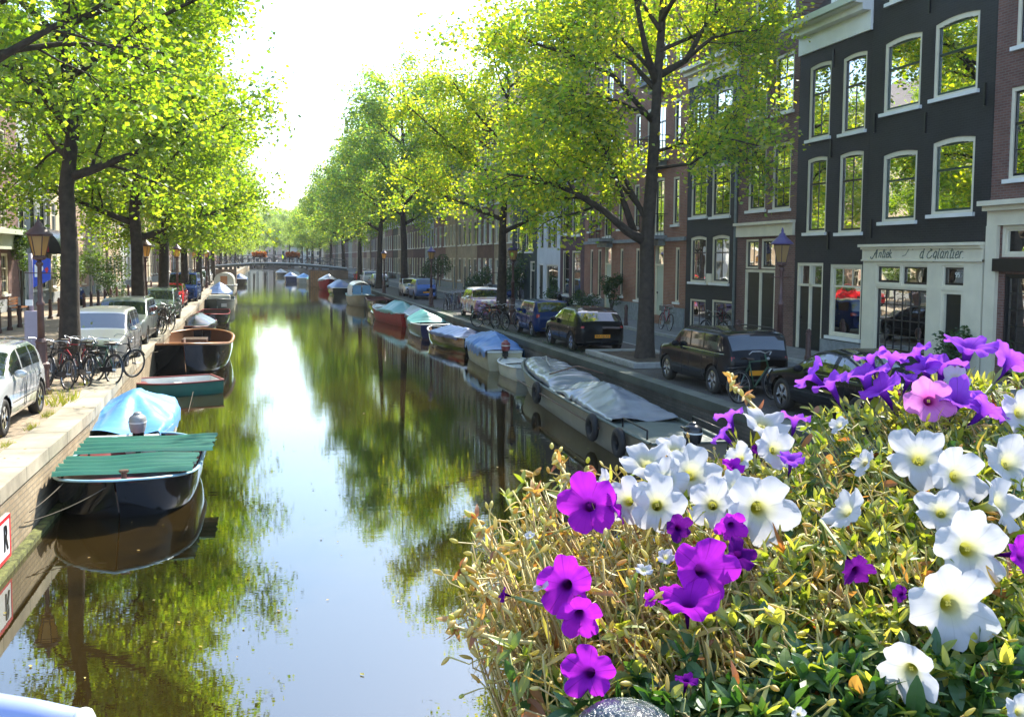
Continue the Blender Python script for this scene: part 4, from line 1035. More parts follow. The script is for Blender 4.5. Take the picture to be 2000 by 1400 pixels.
class Boat:
    def __init__(s, name, label, loc, rz, L_, B, F, hull='hull_black', trim='wood', inner='wood', bow=2.4, stern='transom', sheer=.25, draft=.35, rim=.045, group='boats moored along the quays', cat='boat', floor=True):
        s.t = thing(name, label, cat, (loc[0], loc[1], ZW), rz, group); s.L, s.B, s.F, s.bow, s.stern, s.sh = L_, B, F, bow, stern, sheer
        def half(u, k=0):
            q = 2*u-1
            if q > 0: h = (1-q**bow)**.75 if q < 1 else 0
            else: h = (1-.16*q*q) if stern == 'transom' else max(0, 1-(-q)**3.4)**.6
            return max(.012, B/2*h - k)
        def shz(u):
            q = 2*u-1; return F*(1+(sheer*q*q if q > 0 else sheer*.35*q*q))
        s.half, s.shz = half, shz
        xx = lambda u: -L_/2+L_*u + (0 if u < .5 else 0)
        s.xx = xx
        def sec(u, v, k=0, fl=None):
            ph = pi*v; c, sn = cos(ph), sin(ph); hh = half(u, k); zt = shz(u)
            y = hh*(1 if c > 0 else -1)*abs(c)**.62
            dr = draft*(1-max(0,2*u-1)**3*.9) if fl is None else 0
            zb = -dr if fl is None else fl
            z = zt-(zt-zb)*sn**.75
            rake = .10*L_*max(0, 2*u-1)**3*( (zt-z)/(zt-zb+1e-6))
            return (xx(u)-rake, y, z)
        mb = MB(); mb.grid(lambda u, v: sec(u, v), 30, 18)
        if stern == 'transom':
            b0 = len(mb.v); mb.v += [sec(0, j/18) for j in range(19)]; mb.f.append(tuple(range(b0, b0+19)))
        mb.build('hull', M[hull], s.t, smooth=True)
        if floor:
            mb = MB(); mb.grid(lambda u, v: sec(.015+u*.965, v, .05, .08), 26, 14)
            if stern == 'transom':
                b0 = len(mb.v); mb.v += [sec(.015, j/14, .05, .08) for j in range(15)]; mb.f.append(tuple(range(b0, b0+15)))
            mb.build('inner_hull', M[inner], s.t, smooth=True)
        mb = MB(); n = 34
        pts = [(xx(i/n), half(i/n)+.01, shz(i/n)+.01) for i in range(n+1)]
        path = pts + [(p[0], -p[1], p[2]) for p in reversed(pts)] + ([pts[0]] if True else [])
        mb.tube(path, rim, 6, cap=False, sq=.6); mb.build('gunwale', M[trim], s.t, smooth=True)
    def deck(s, u0, u1, m, dz=-.02, name='deck'):
        mb = MB(); mb.grid(lambda u, v: (s.xx(u0+(u1-u0)*u), (s.half(u0+(u1-u0)*u)-.03)*(2*v-1), s.shz(u0+(u1-u0)*u)+dz+.05*(1-(2*v-1)**2)), 12, 8)
        mb.grid(lambda u, v: (s.xx(u0 if u0 > .3 else u1), (s.half(u0 if u0 > .3 else u1)-.06)*(2*v-1)*(1-.25*u), (s.shz(u0 if u0 > .3 else u1)+dz)*(1-u*.55)), 1, 6)
        return mb.build(name, M[m], s.t, smooth=False)
    def thwart(s, u, w=.25, m='wood', dz=-.14):
        mb = MB(); h = s.half(u)-.05; z = s.shz(u)+dz; mb.box(s.xx(u)-w/2, -h, z-.03, s.xx(u)+w/2, h, z); return mb.build('thwart', M[m], s.t, bevel=.008)
    def cover(s, u0, u1, ridge, m, peak=None, seed=0, over=1.05, drop=.14, fold=.035, ends=.25, name='cover', flat=False, sway=0):
        def f(u, v):
            uu = u0+(u1-u0)*u; q = 2*v-1; h = s.half(uu)*over+.02
            e = min(1, min(u, 1-u)/max(1e-3, ends)); e = e*e*(3-2*e)
            pk = ridge*(e if peak is None else max(0, 1-abs(u-peak)/(peak if u < peak else 1-peak))**1.1*.75+.25*e)
            a = abs(q); prof = (1-a**1.15) if not flat else (1-a**4)
            y = h*min(1, a/.9)*(1 if q > 0 else -1)
            z = s.shz(uu)+.02+pk*prof
            if a > .9: z -= drop*(a-.9)/.1*(.7+.6*MN.noise((uu*s.L*2, q*3, seed)))
            x = s.xx(uu)
            fo = MN.noise((x*2.2+seed, y*1.3, seed*1.7))*fold + abs(MN.noise((x*4.1, y*.8+seed, 3.1)))*fold*1.3
            if peak is not None:
                px = s.xx(u0+(u1-u0)*peak); an = math.atan2(y, x-px); fo += (.05*abs(sin(an*5.5+seed))+.025*sin(an*13))*min(1, math.hypot(x-px, y)/.8)
            return (x, y, z+fo+sway*y)
        mb = MB(); mb.grid(f, 60, 30); o = mb.build(name, M[m], s.t, smooth=True); return o
    def outboard(s, col='grey_motor', y=0, dz=0):
        mb = MB(); x = s.xx(0)-.12; z = s.shz(0)+dz
        mb.grid(lambda u, v: (x-.02+(.19+.05*sin(pi*u))*cos(2*pi*v)*(1-.6*max(0,u-.8)/.2 if u > .8 else 1), y+(.13+.03*sin(pi*u))*sin(2*pi*v)*(1-.6*max(0,u-.8)/.2 if u > .8 else 1), z+.02+.36*u), 10, 14, closev=True)
        mb.sphere((x-.02, y, z+.37), .11, .08, .04)
        o = mb.build('outboard_motor', M[col], s.t, smooth=True)
        mb = MB(); mb.box(x-.06,y-.04,-.45,x+.06,y+.04,z+.03); mb.box(x+.02,y-.1,z-.2,x+.14,y+.1,z+.05); mb.tube([(x+.1,y,z+.2),(x+.5,y+.03,z+.22)],.02,6); mb.build('motor_leg', M['rubber'], o)
        mb = MB(); mb.grid(lambda u, v: (x-.02+.252*cos(2*pi*v), y+.168*sin(2*pi*v), z+.2+.03*u), 1, 14, closev=True); mb.build('motor_band', M['trim_white'], o)
        return o
# sunny quay, from the near end
bt = Boat('sloop', 'black sloop with maroon foredeck under two ribbed green covers', (-2.28, 17.6), -pi/2, 4.8, 2.15, .5, 'hull_black', 'trim_lblue', 'maroon', bow=4.6, stern='round', sheer=.35, rim=.035)
bt.deck(.74, .985, 'maroon', -.03, 'foredeck')
def ribbed(bt, u0, u1, z, yo, w, name='ribbed_cover', rib=.055):
    mb = MB()
    def f(u, v):
        x = bt.xx(u0+(u1-u0)*u); y = yo+w*(v-.5)+(.06*MN.noise((u*9,v,3)) if v in (0,1) else 0)
        return (x, y, z+.02*MN.noise((u*3,v*2,5))+rib*abs(sin(u*(u1-u0)*bt.L*11+.5*MN.noise((v*2,u,1))))+.03*MN.noise((x*1.5,y*1.2,2)))
    mb.grid(f, 90, 16); return mb.build(name, M['tarp_green'], bt.t, smooth=True)
ribbed(bt, .60, .90, .68, .05, 2.05)
ribbed(bt, .33, .625, .75, .2, 2.2)
mb = MB()
for y in (-.9,.9):
    for u in (.36,.5,.7,.84): mb.tube([(bt.xx(u), y, bt.shz(u)-.1),(bt.xx(u), y*.95, bt.shz(u)+.06)], .02, 5)
mb.build('cover_hoops', M['wood_dark'], bt.t)
mb = MB(); mb.lathe([(.04,0),(.04,.1),(.07,.12),(.07,.15)], 8, (bt.xx(.95),.1,bt.shz(.95)-.0)); mb.build('bitt', M['wood_dark'], bt.t)
mb = MB(); mb.box(bt.xx(.93),.5,bt.F*.95,bt.xx(.93)+.03,.6,bt.F*1.1); 
def rope(label, p0, p1, sag=.12, r=.007):
    p0, p1 = Vector(p0), Vector(p1); n = 10; c = p0.copy()
    mb = MB(); mb.tube([p0.lerp(p1, i/n)+Vector((0,0,-sag*4*(i/n)*(1-i/n)))-c for i in range(n+1)], r, 5)
    o = mb.build('mooring_rope', M['rope'], smooth=True); o.location = c; tag(o, label, 'rope'); return o
rope('slack mooring rope from the black sloop bow to the sunny wall', (-2.35,15.4,-.4), (-3.28,14.2,-.62), .06)
rope('second rope tied lower beside the black sloop bow', (-3.05,15.8,-.4), (-3.28,14.5,-.55), .02)
bt = Boat('motorboat', 'white motorboat under a peaked light blue tarpaulin with grey outboard', (-2.9, 22.3), pi/2, 5.2, 1.7, .5, 'hull_white', 'trim_white', 'hull_white', bow=2.6)
bt.cover(.02, .97, .62, 'tarp_lblue', peak=.5, seed=4, over=1.04, drop=.25); bt.outboard('grey_motor', -.4, .1)
bt = Boat('dinghy', 'little green dinghy with pale empty interior and red rim', (-3.0, 30.0), pi+.3, 2.9, 1.75, .36, 'hull_green', 'maroon', 'trim_white', bow=2.2, sheer=.2)
bt.thwart(.35, .22, 'trim_white'); bt.thwart(.7, .2, 'maroon', -.08)
rope('painter line from the green dinghy towards the black sloop', (-2.2,29.0,-.85), (-2.1,26.0,-.98), .0)
bt = Boat('sloop', 'large open black sloop with varnished wooden rail and seats', (-2.85, 38.4), -pi/2, 9.2, 2.75, .86, 'hull_black', 'wood', 'wood_mid', bow=3.4, stern='round', sheer=.3, draft=.4, rim=.07)
bt.deck(.86, .985, 'wood', -.02, 'foredeck')
for u in (.3,.55,.78): bt.thwart(u, .4, 'wood', -.25)
mb = MB(); mb.box(bt.xx(.4),-.45,.1,bt.xx(.52),.45,bt.F+.05); mb.build('engine_box', M['wood_dark'], bt.t, bevel=.02)
mb = MB(); mb.lathe([(.03,0),(.03,.2)], 6, (bt.xx(.95),0,bt.shz(.95))); mb.build('bitt', M['trim_white'], bt.t)
rope('rope from the large black sloop up to the quay edge', (-3.6,34.6,-.15), (-3.95,32.5,.0), .05)
bt = Boat('motorboat', 'small boat wrapped in a shiny black tarpaulin, moored by the sloop', (-3.75, 52.5), -pi/2, 6.5, 1.8, .5, 'hull_black', 'maroon', 'wood_dark'); bt.cover(.1,.9,.55,'tarp_black',seed=9); bt.outboard('rubber')
bt = Boat('rowing_boat', 'dark rowing boat with a thin red rim behind the black tarpaulin', (-3.5, 62.5), -pi/2, 7.0, 1.9, .55, 'hull_black', 'hull_red', 'wood_dark'); bt.thwart(.3); bt.thwart(.6)
bt = Boat('motorboat', 'grey metal launch with a white registration plate on its bow', (-3.9, 78), -pi/2, 7.5, 2.2, .75, 'hull_alu', 'hull_alu', 'hull_alu', bow=4); bt.deck(.8,.98,'hull_alu'); 
mb = MB(); mb.box(bt.L*.475,.3,.35,bt.L*.48,.7,.6); mb.build('registration_plate', M['trim_white'], bt.t)
mb = MB(); mb.box(-.5,-.8,.4,.6,.8,1.1); mb.build('cabin', M['hull_white'], bt.t, bevel=.08)
bt = Boat('motorboat', 'boat under a steep dark blue tent cover on the sunny quay', (-4.7, 94), -pi/2, 7.0, 2.2, .6, 'hull_black', 'trim_white', 'wood_dark'); bt.cover(.05,.92,1.1,'tarp_navy',peak=.5,seed=3)
bt = Boat('cabin_cruiser', 'white cabin cruiser with a brown cabin door near the bridge', (-4.9, 110), pi/2, 8, 2.5, 1.0, 'hull_white', 'trim_white', 'hull_white')
mb = MB(); mb.grid(lambda u, v: (-2.6+4.6*u, 1.05*cos(pi*v)*(1-.08*sin(pi*v)), 1.0+1.35*sin(pi*v)**.5), 6, 12)
b0 = len(mb.v); mb.v += [(-2.6, 1.05*cos(pi*j/12)*(1-.08*sin(pi*j/12)), 1.0+1.35*sin(pi*j/12)**.5) for j in range(13)]; mb.f.append(tuple(range(b0,b0+13))); mb.build('cabin', M['hull_white'], bt.t, smooth=True)
mb = MB(); mb.box(-2.66,-.35,1.0,-2.62,.35,2.0); mb.build('door', M['wood'], bt.t)
# shaded quay, from the near end
bt = Boat('motorboat', 'long workboat under a folded silver grey tarpaulin with tyre fenders', (7.85, 23.7), pi/2-.055, 14.6, 1.75, .62, 'hull_tan', 'deck_green', 'deck_green', bow=2.8, sheer=.18, rim=.05)
bt.deck(.0, .19, 'deck_green', -.04, 'afterdeck'); bt.deck(.8, .985, 'deck_green', -.03, 'foredeck')
bt.cover(.17, .56, .46, 'tarp_silver', peak=.5, seed=11, over=.9, drop=.06, fold=.03, name='cover')
bt.cover(.55, .93, .26, 'tarp_silver', seed=14, over=.84, drop=.05, fold=.045, ends=.12, name='foredeck_cover', flat=True)
bt.outboard('tarp_black', 0, .02)
mb = MB()
for s_ in (-1, 1):
    mb.tube([(bt.xx(.02), s_*.72, bt.shz(0)+.02),(bt.xx(.02), s_*.72, bt.shz(0)+.2),(bt.xx(.12), s_*.74, bt.shz(0)+.2),(bt.xx(.12), s_*.74, bt.shz(0)+.02)], .018, 6)
mb.build('handrail', M['iron'], bt.t, smooth=True)
mb = MB(); mb.tube([(bt.xx(.56),-.7,bt.shz(.6)+.36),(bt.xx(.565),0,bt.shz(.6)+.56),(bt.xx(.57),.75,bt.shz(.6)+.34)], .022, 5); mb.tube([(bt.xx(.2)+i*.7, .9+.01*i, .45) for i in range(13)], .02, 5); mb.build('batten', M['wood_dark'], bt.t)
mb = MB(); mb.tube([(bt.xx(.9),.15,bt.shz(.9)+.1),(bt.xx(.85),-.1,bt.shz(.85)+.36),(bt.xx(.78),.12,bt.shz(.78)+.35),(bt.xx(.7),.3,bt.shz(.7)+.36),(bt.xx(.62),.1,bt.shz(.62)+.36)], .022, 5); mb.build('hose', M['grey_motor'], bt.t, smooth=True)
for i, (y, lab) in enumerate([(17.9,'worn tyre fender nearest the outboard of the workboat'),(19.7,'worn tyre fender amidships on the workboat side'),(25.2,'worn tyre fender towards the bow of the workboat')]):
    u = (y-16.4)/14.6; mb = MB(); Mt = Matrix.Rotation(pi/2, 4, 'Y')
    mb.grid(lambda a, b: (.08*cos(2*pi*b), (.22+.09*sin(2*pi*b))*cos(2*pi*a), (.22+.09*sin(2*pi*b))*sin(2*pi*a)), 24, 8, closev=True)
    o = mb.build('tyre_fender', M['rubber'], smooth=True); o.location = (7.85+(y-23.7)*.055-bt.half(u)-.13, y, ZW+.42); tag(o, lab, 'tyre', 'tyre fenders on the workboat')
bt = Boat('motorboat', 'white motorboat under a crumpled blue tarpaulin with dark red outboard', (8.3, 37.2), pi/2-.05, 6.6, 1.5, .62, 'hull_cream', 'trim_white', 'hull_white'); bt.cover(.0,.95,.62,'tarp_blue',peak=.35,seed=21,over=1.12,drop=.3,fold=.06); bt.outboard('maroon', 0, .05)
bt = Boat('rowing_boat', 'low white bow of a small boat squeezed behind the workboat', (8.35, 32.6), pi/2, 3.4, 1.3, .4, 'hull_white', 'trim_white', 'hull_white'); bt.deck(.5,.97,'trim_white')
bt = Boat('rowing_boat', 'dark small boat with grey cover and pale rim beyond the blue tarpaulin', (8.2, 44.4), pi/2+.15, 6.6, 1.6, .55, 'hull_black', 'trim_white', 'wood_dark'); bt.cover(.1,.75,.35,'tarp_navy',seed=31)
bt = Boat('motorboat', 'navy blue boat with white rail and teal hood over its bow', (8.1, 51.8), pi/2, 6.2, 1.9, .62, 'hull_navy', 'trim_white', 'wood_dark'); bt.cover(.35,.95,.5,'tarp_teal',seed=41); bt.thwart(.15)
bt = Boat('motorboat', 'grey covered boat tucked between the navy and the red hull', (8.35, 57.6), pi/2, 5.4, 1.5, .65, 'hull_white', 'trim_white', 'wood_dark'); bt.cover(.05,.95,.5,'tarp_grey',seed=43)
bt = Boat('motorboat', 'red hulled boat under a domed teal green tarpaulin', (7.5, 61.6), pi/2+.12, 9.5, 1.75, .72, 'hull_red', 'trim_white', 'wood_dark'); bt.cover(.1,.62,.65,'tarp_teal',seed=51,ends=.3); bt.deck(.8,.98,'trim_white')
bt = Boat('barge', 'open rust-brown work barge with a pale bow', (7.95, 73.5), -pi/2, 8.0, 1.75, .85, 'hull_black', 'barge_brown', 'barge_brown', bow=6, rim=.07)
mb = MB(); mb.box(bt.L*.49,-.5,.2,bt.L*.5,.5,.75); mb.build('bow_plate', M['hull_cream'], bt.t)
bt = Boat('cabin_cruiser', 'light blue and white cabin boat facing the camera with split windscreen', (7.45, 84.5), -pi/2, 7.6, 2.3, .8, 'hull_cream', 'trim_lblue', 'hull_white'); bt.deck(.6,.97,'trim_lblue')
mb = MB(); mb.grid(lambda u, v: (-2.6+3.6*u, (.95-.12*u)*cos(pi*v), .8+(1.25-.1*u)*sin(pi*v)**.45), 6, 12); mb.build('cabin', M['trim_white'], bt.t, smooth=True)
for s_ in (-1,1):
    mb = MB(); y0, y1 = sorted((s_*.05, s_*.78)); mb.quad((1.25,y0,.95),(1.25,y1,.95),(.98,y1*.95,1.7),(.98,y0,1.7)); mb.build('windscreen', M['glass_blue'], bt.t)
bt = Boat('motorboat', 'boat under a smooth dark blue cover before the far red boat', (7.3, 108), pi/2, 9, 2.6, .8, 'hull_black', 'trim_white', 'wood_dark'); bt.cover(.05,.95,.8,'tarp_navy',seed=61)
bt = Boat('motorboat', 'bright red boat with grey hood moored against the far abutment', (7.0, 127), -pi/2, 8, 2.3, 1.1, 'hull_red', 'hull_red', 'wood_dark'); bt.cover(.3,.95,.8,'tarp_grey',seed=63)
for i, (x, y, h_, c_, lab) in enumerate([(3.2,170,'hull_navy','tarp_navy','small blue covered boat seen through the bridge arch'),(5.0,158,'hull_white','tarp_lblue','white boat with pale hood under the bridge arch'),(-4.6,150,'hull_black','tarp_navy','dark boat just past the bridge on the sunny side'),(6.2,150,'hull_white','tarp_teal','whitish boat beside the far pier beyond the bridge'),(2.0,215,'hull_black','tarp_grey','far-off barge floating beyond the bridge')]):
    bt = Boat('motorboat', lab, (x, y), pi/2, 7, 2.2, .8, h_, 'trim_white', 'wood_dark'); bt.cover(.1,.9,.7,c_,seed=70+i)
# ------------------------------------------------------------------ arched bridge
M['timber'] = pmat('timber', (.5,.27,.12), .8, var=.25, scale=3); M['bridge_iron'] = pmat('bridge_iron', (.11,.12,.12), .6, var=.2); M['bridge_brick'] = brick('bridge_brick', (.3,.2,.14), (.4,.27,.19), (.3,.24,.18), plane='xz', bw=.4, bh=.12)
YB = 140.0
t = thing('arched_bridge', 'low arched iron bridge crossing the far canal between brick abutments', 'bridge', (0, YB, 0))
hz = lambda x: 1.55+.75*cos((x-.2)/11*pi/2)**1.0 if abs(x-.2) < 11 else 1.55
mb = MB(); mb.grid(lambda u, v: (-10+20.4*u, [0,7,7,0][int(round(v*4))%4], hz(-10+20.4*u)+[0,0,-.42,-.42][int(round(v*4))%4]), 30, 4); mb.build('deck', M['bridge_iron'], t)
mb = MB(); mb.grid(lambda u, v: (-10+20.4*u, -.04 if v < .5 else -.12, hz(-10+20.4*u)+(.02 if v < .5 else -.1)), 30, 1); mb.build('edge_beam', M['trim_white'], t)
for x0, x1 in ((-10.6,-4.9),(5.3,10.6)):
    mb = MB(); mb.box(x0,.15,-2.5,x1,6.85,1.25); mb.build('abutment', M['bridge_brick'], t)
mb = MB(); [mb.box(5.35+.27*i,-.02,-1.3,5.58+.27*i,.12,1.15) for i in range(9)]; mb.build('timber_fender', M['timber'], t)
mb = MB()
for yy_ in (.1, 6.9):
    for x in np.arange(-10, 10.5, 1.7): mb.tube([(x,yy_,hz(x)),(x,yy_,hz(x)+1.05)], .05, 5)
    for dz in (1.05,.55): mb.tube([(x,yy_,hz(x)+dz) for x in np.arange(-10,10.6,.85)], .035, 4)
mb.build('railing', M['bridge_iron'], t)
struct('road', MB().grid(lambda u, v: ([-22,-10][int(round(v))], YB+7*u, [0,1.55][int(round(v))]), 1, 1), M['asphalt'])
struct('road', MB().grid(lambda u, v: ([10.3,22][int(round(v))], YB+7*u, [1.55,0][int(round(v))]), 1, 1), M['asphalt'])
om = leafmat('orange_bloom', [(.45,.1,.01),(.55,.2,.02),(.4,.16,.02)], .3, tgain=1.0)
for i, x in enumerate((-1.6, 2.9)):
    rng = np.random.RandomState(90+i); q = rng.uniform(-1,1,(500,3)); pts = [(a*.95, b_*.35, c_*.3+(.1 if abs(a) < .6 else 0)) for a, b_, c_ in q]
    t = thing('flower_box', 'orange blooms on the far bridge rail, %s' % ('towards the sunny side' if i == 0 else 'towards the shaded side'), 'flower box', (x, YB-.15, hz(x)+1.15), 0, 'flower boxes on the far bridge')
    link('blossom', leaf_mesh('blossom', pts, .22, .18, om, rng), t); mb = MB(); mb.box(-.9,-.2,-.45,.9,.2,-.2); mb.build('box', M['wood_dark'], t)
# ------------------------------------------------------------------ cars
def paint(name, col, metal=.3): 
    M[name] = pmat(name, col, .3 if metal > .35 else .1, metal=metal if metal > .25 else 0, var=.03, scale=2, coat=.5 if metal > .25 else 0, spec=.15 if metal <= .25 else .5)
paint('car_black', (.01,.011,.013), .1); paint('car_silver', (.55,.56,.56), .75); paint('car_navy', (.015,.035,.12), .2); paint('car_red', (.5,.015,.02), .1); paint('car_green', (.1,.14,.12), .3)
paint('car_pale', (.62,.63,.63), .3); paint('car_grey', (.32,.36,.36), .7); paint('car_blue', (.05,.13,.35), .4); paint('car_white', (.7,.7,.68), 0); paint('car_purple', (.2,.12,.3), .2)
M['car_glass'] = pmat('car_glass', (.015,.022,.022), .03, var=.1, spec=1.0, coat=1); M['chrome'] = pmat('chrome', (.6,.6,.62), .18, metal=1, var=.03)
M['tail'] = pmat('tail_lamp', (.35,.01,.01), .15, coat=1, var=.2); M['head'] = pmat('head_lamp', (.6,.62,.62), .1, metal=.5, coat=1); M['plate_y'] = pmat('orange_plate', (.8,.32,.01), .5, var=.05)
# patterned body of the whitish-roofed car
m, nt, b = mk('patchwork_paint'); setin(b, Roughness=.35); b.inputs['Coat Weight'].default_value = .6
tc = N(nt, 'ShaderNodeTexCoord'); vo = N(nt, 'ShaderNodeTexVoronoi'); vo.inputs['Scale'].default_value = 5; nt.links.new(tc.outputs['Object'], vo.inputs['Vector'])
r = N(nt, 'ShaderNodeValToRGB'); r.color_ramp.interpolation = 'CONSTANT'; e = r.color_ramp.elements; e[0].color = (.3,.05,.05,1); e[1].position = .8; e[1].color = (.35,.25,.5,1)
for p_, c_ in ((.2,(.5,.3,.18,1)),(.4,(.2,.1,.25,1)),(.6,(.55,.5,.4,1))): q = e.new(p_); q.color = c_
sp = N(nt, 'ShaderNodeSeparateXYZ'); nt.links.new(vo.outputs['Color'], sp.inputs[0]); nt.links.new(sp.outputs[0], r.inputs[0]); nt.links.new(r.outputs[0], b.inputs['Base Color']); M['car_patch'] = m
def lerp_table(tab, x):
    for (a, va), (b_, vb) in zip(tab, tab[1:]):
        if x <= b_:
            f = (x-a)/(b_-a); return va+(vb-va)*f
    return tab[-1][1]
def smooth_table(tab, L_, r=.12):
    def f(x):
        return sum(lerp_table(tab, min(L_, max(0, x+d*r)))*w for d, w in ((-1,.15),(-.5,.2),(0,.3),(.5,.2),(1,.15)))
    return f
CARS = {
 # x from the rear bumper (0) to the front (L): roof line, belt line, glass zones
 'clubman': dict(L=4.1, W=1.7, top=[(0,.75),(.06,1.0),(.22,1.36),(.5,1.43),(2.35,1.42),(2.62,1.36),(3.05,.99),(3.85,.88),(4.06,.72),(4.1,.6)], belt=.93, roof=.86, rear=(.08,.24), side=(.34,2.55), front=(2.66,3.02), pill=[1.25,1.95], wx=(.72,3.33), wr=.315, tumble=.9),
 'hatch': dict(L=4.15, W=1.74, top=[(0,.7),(.05,.95),(.5,1.3),(.85,1.41),(2.0,1.42),(2.3,1.36),(3.05,.95),(3.9,.78),(4.12,.62),(4.15,.55)], belt=.9, roof=.8, rear=(.12,.6), side=(.62,2.75), front=(2.38,3.0), pill=[1.15,1.95], wx=(.78,3.32), wr=.315, tumble=.8),
 'small': dict(L=3.45, W=1.5, top=[(0,.7),(.04,.92),(.22,1.38),(.35,1.42),(2.0,1.42),(2.2,1.38),(2.65,.98),(3.25,.9),(3.42,.75),(3.45,.6)], belt=.92, roof=.86, rear=(.07,.24), side=(.34,2.35), front=(2.25,2.62), pill=[1.15,1.2], wx=(.58,2.75), wr=.28, tumble=.88),
 'mpv': dict(L=4.2, W=1.72, top=[(0,.7),(.05,1.0),(.3,1.45),(.6,1.53),(2.1,1.53),(2.4,1.46),(3.2,1.02),(3.95,.82),(4.17,.65),(4.2,.55)], belt=.95, roof=.82, rear=(.1,.32), side=(.5,2.9), front=(2.48,3.15), pill=[1.2,2.0], wx=(.75,3.4), wr=.31, tumble=.82),
 'estate': dict(L=4.5, W=1.76, top=[(0,.7),(.05,1.0),(.3,1.45),(.6,1.54),(2.5,1.55),(2.75,1.48),(3.4,1.0),(4.2,.88),(4.47,.7),(4.5,.6)], belt=.96, roof=.84, rear=(.1,.32), side=(.5,3.1), front=(2.82,3.36), pill=[1.25,2.1], wx=(.8,3.65), wr=.32, tumble=.84, rails=1),
 'van': dict(L=4.8, W=1.9, top=[(0,.8),(.04,1.1),(.12,1.85),(.3,1.95),(3.2,1.95),(3.5,1.88),(4.15,1.12),(4.6,.98),(4.77,.8),(4.8,.6)], belt=1.12, roof=.9, rear=(.07,.14), side=(.4,3.75), front=(3.55,4.12), pill=[1.6,2.7], wx=(.95,3.95), wr=.34, tumble=.9),
 'coupe': dict(L=4.4, W=1.82, top=[(0,.7),(.1,.92),(.9,1.12),(1.5,1.33),(2.1,1.36),(2.5,1.3),(3.2,.93),(4.0,.8),(4.36,.62),(4.4,.5)], belt=.88, roof=.76, rear=(.6,1.45), side=(1.0,2.95), front=(2.56,3.16), pill=[1.7,1.75], wx=(.85,3.5), wr=.33, tumble=.76),
 'old': dict(L=4.7, W=1.85, top=[(0,.75),(.1,.95),(1.0,1.02),(1.25,1.42),(1.6,1.52),(2.9,1.52),(3.1,1.45),(3.35,1.02),(4.4,.98),(4.66,.8),(4.7,.6)], belt=1.0, roof=.84, rear=(1.03,1.22), side=(1.15,3.2), front=(3.12,3.34), pill=[2.1,2.15], wx=(.95,3.75), wr=.33, tumble=.84),
}
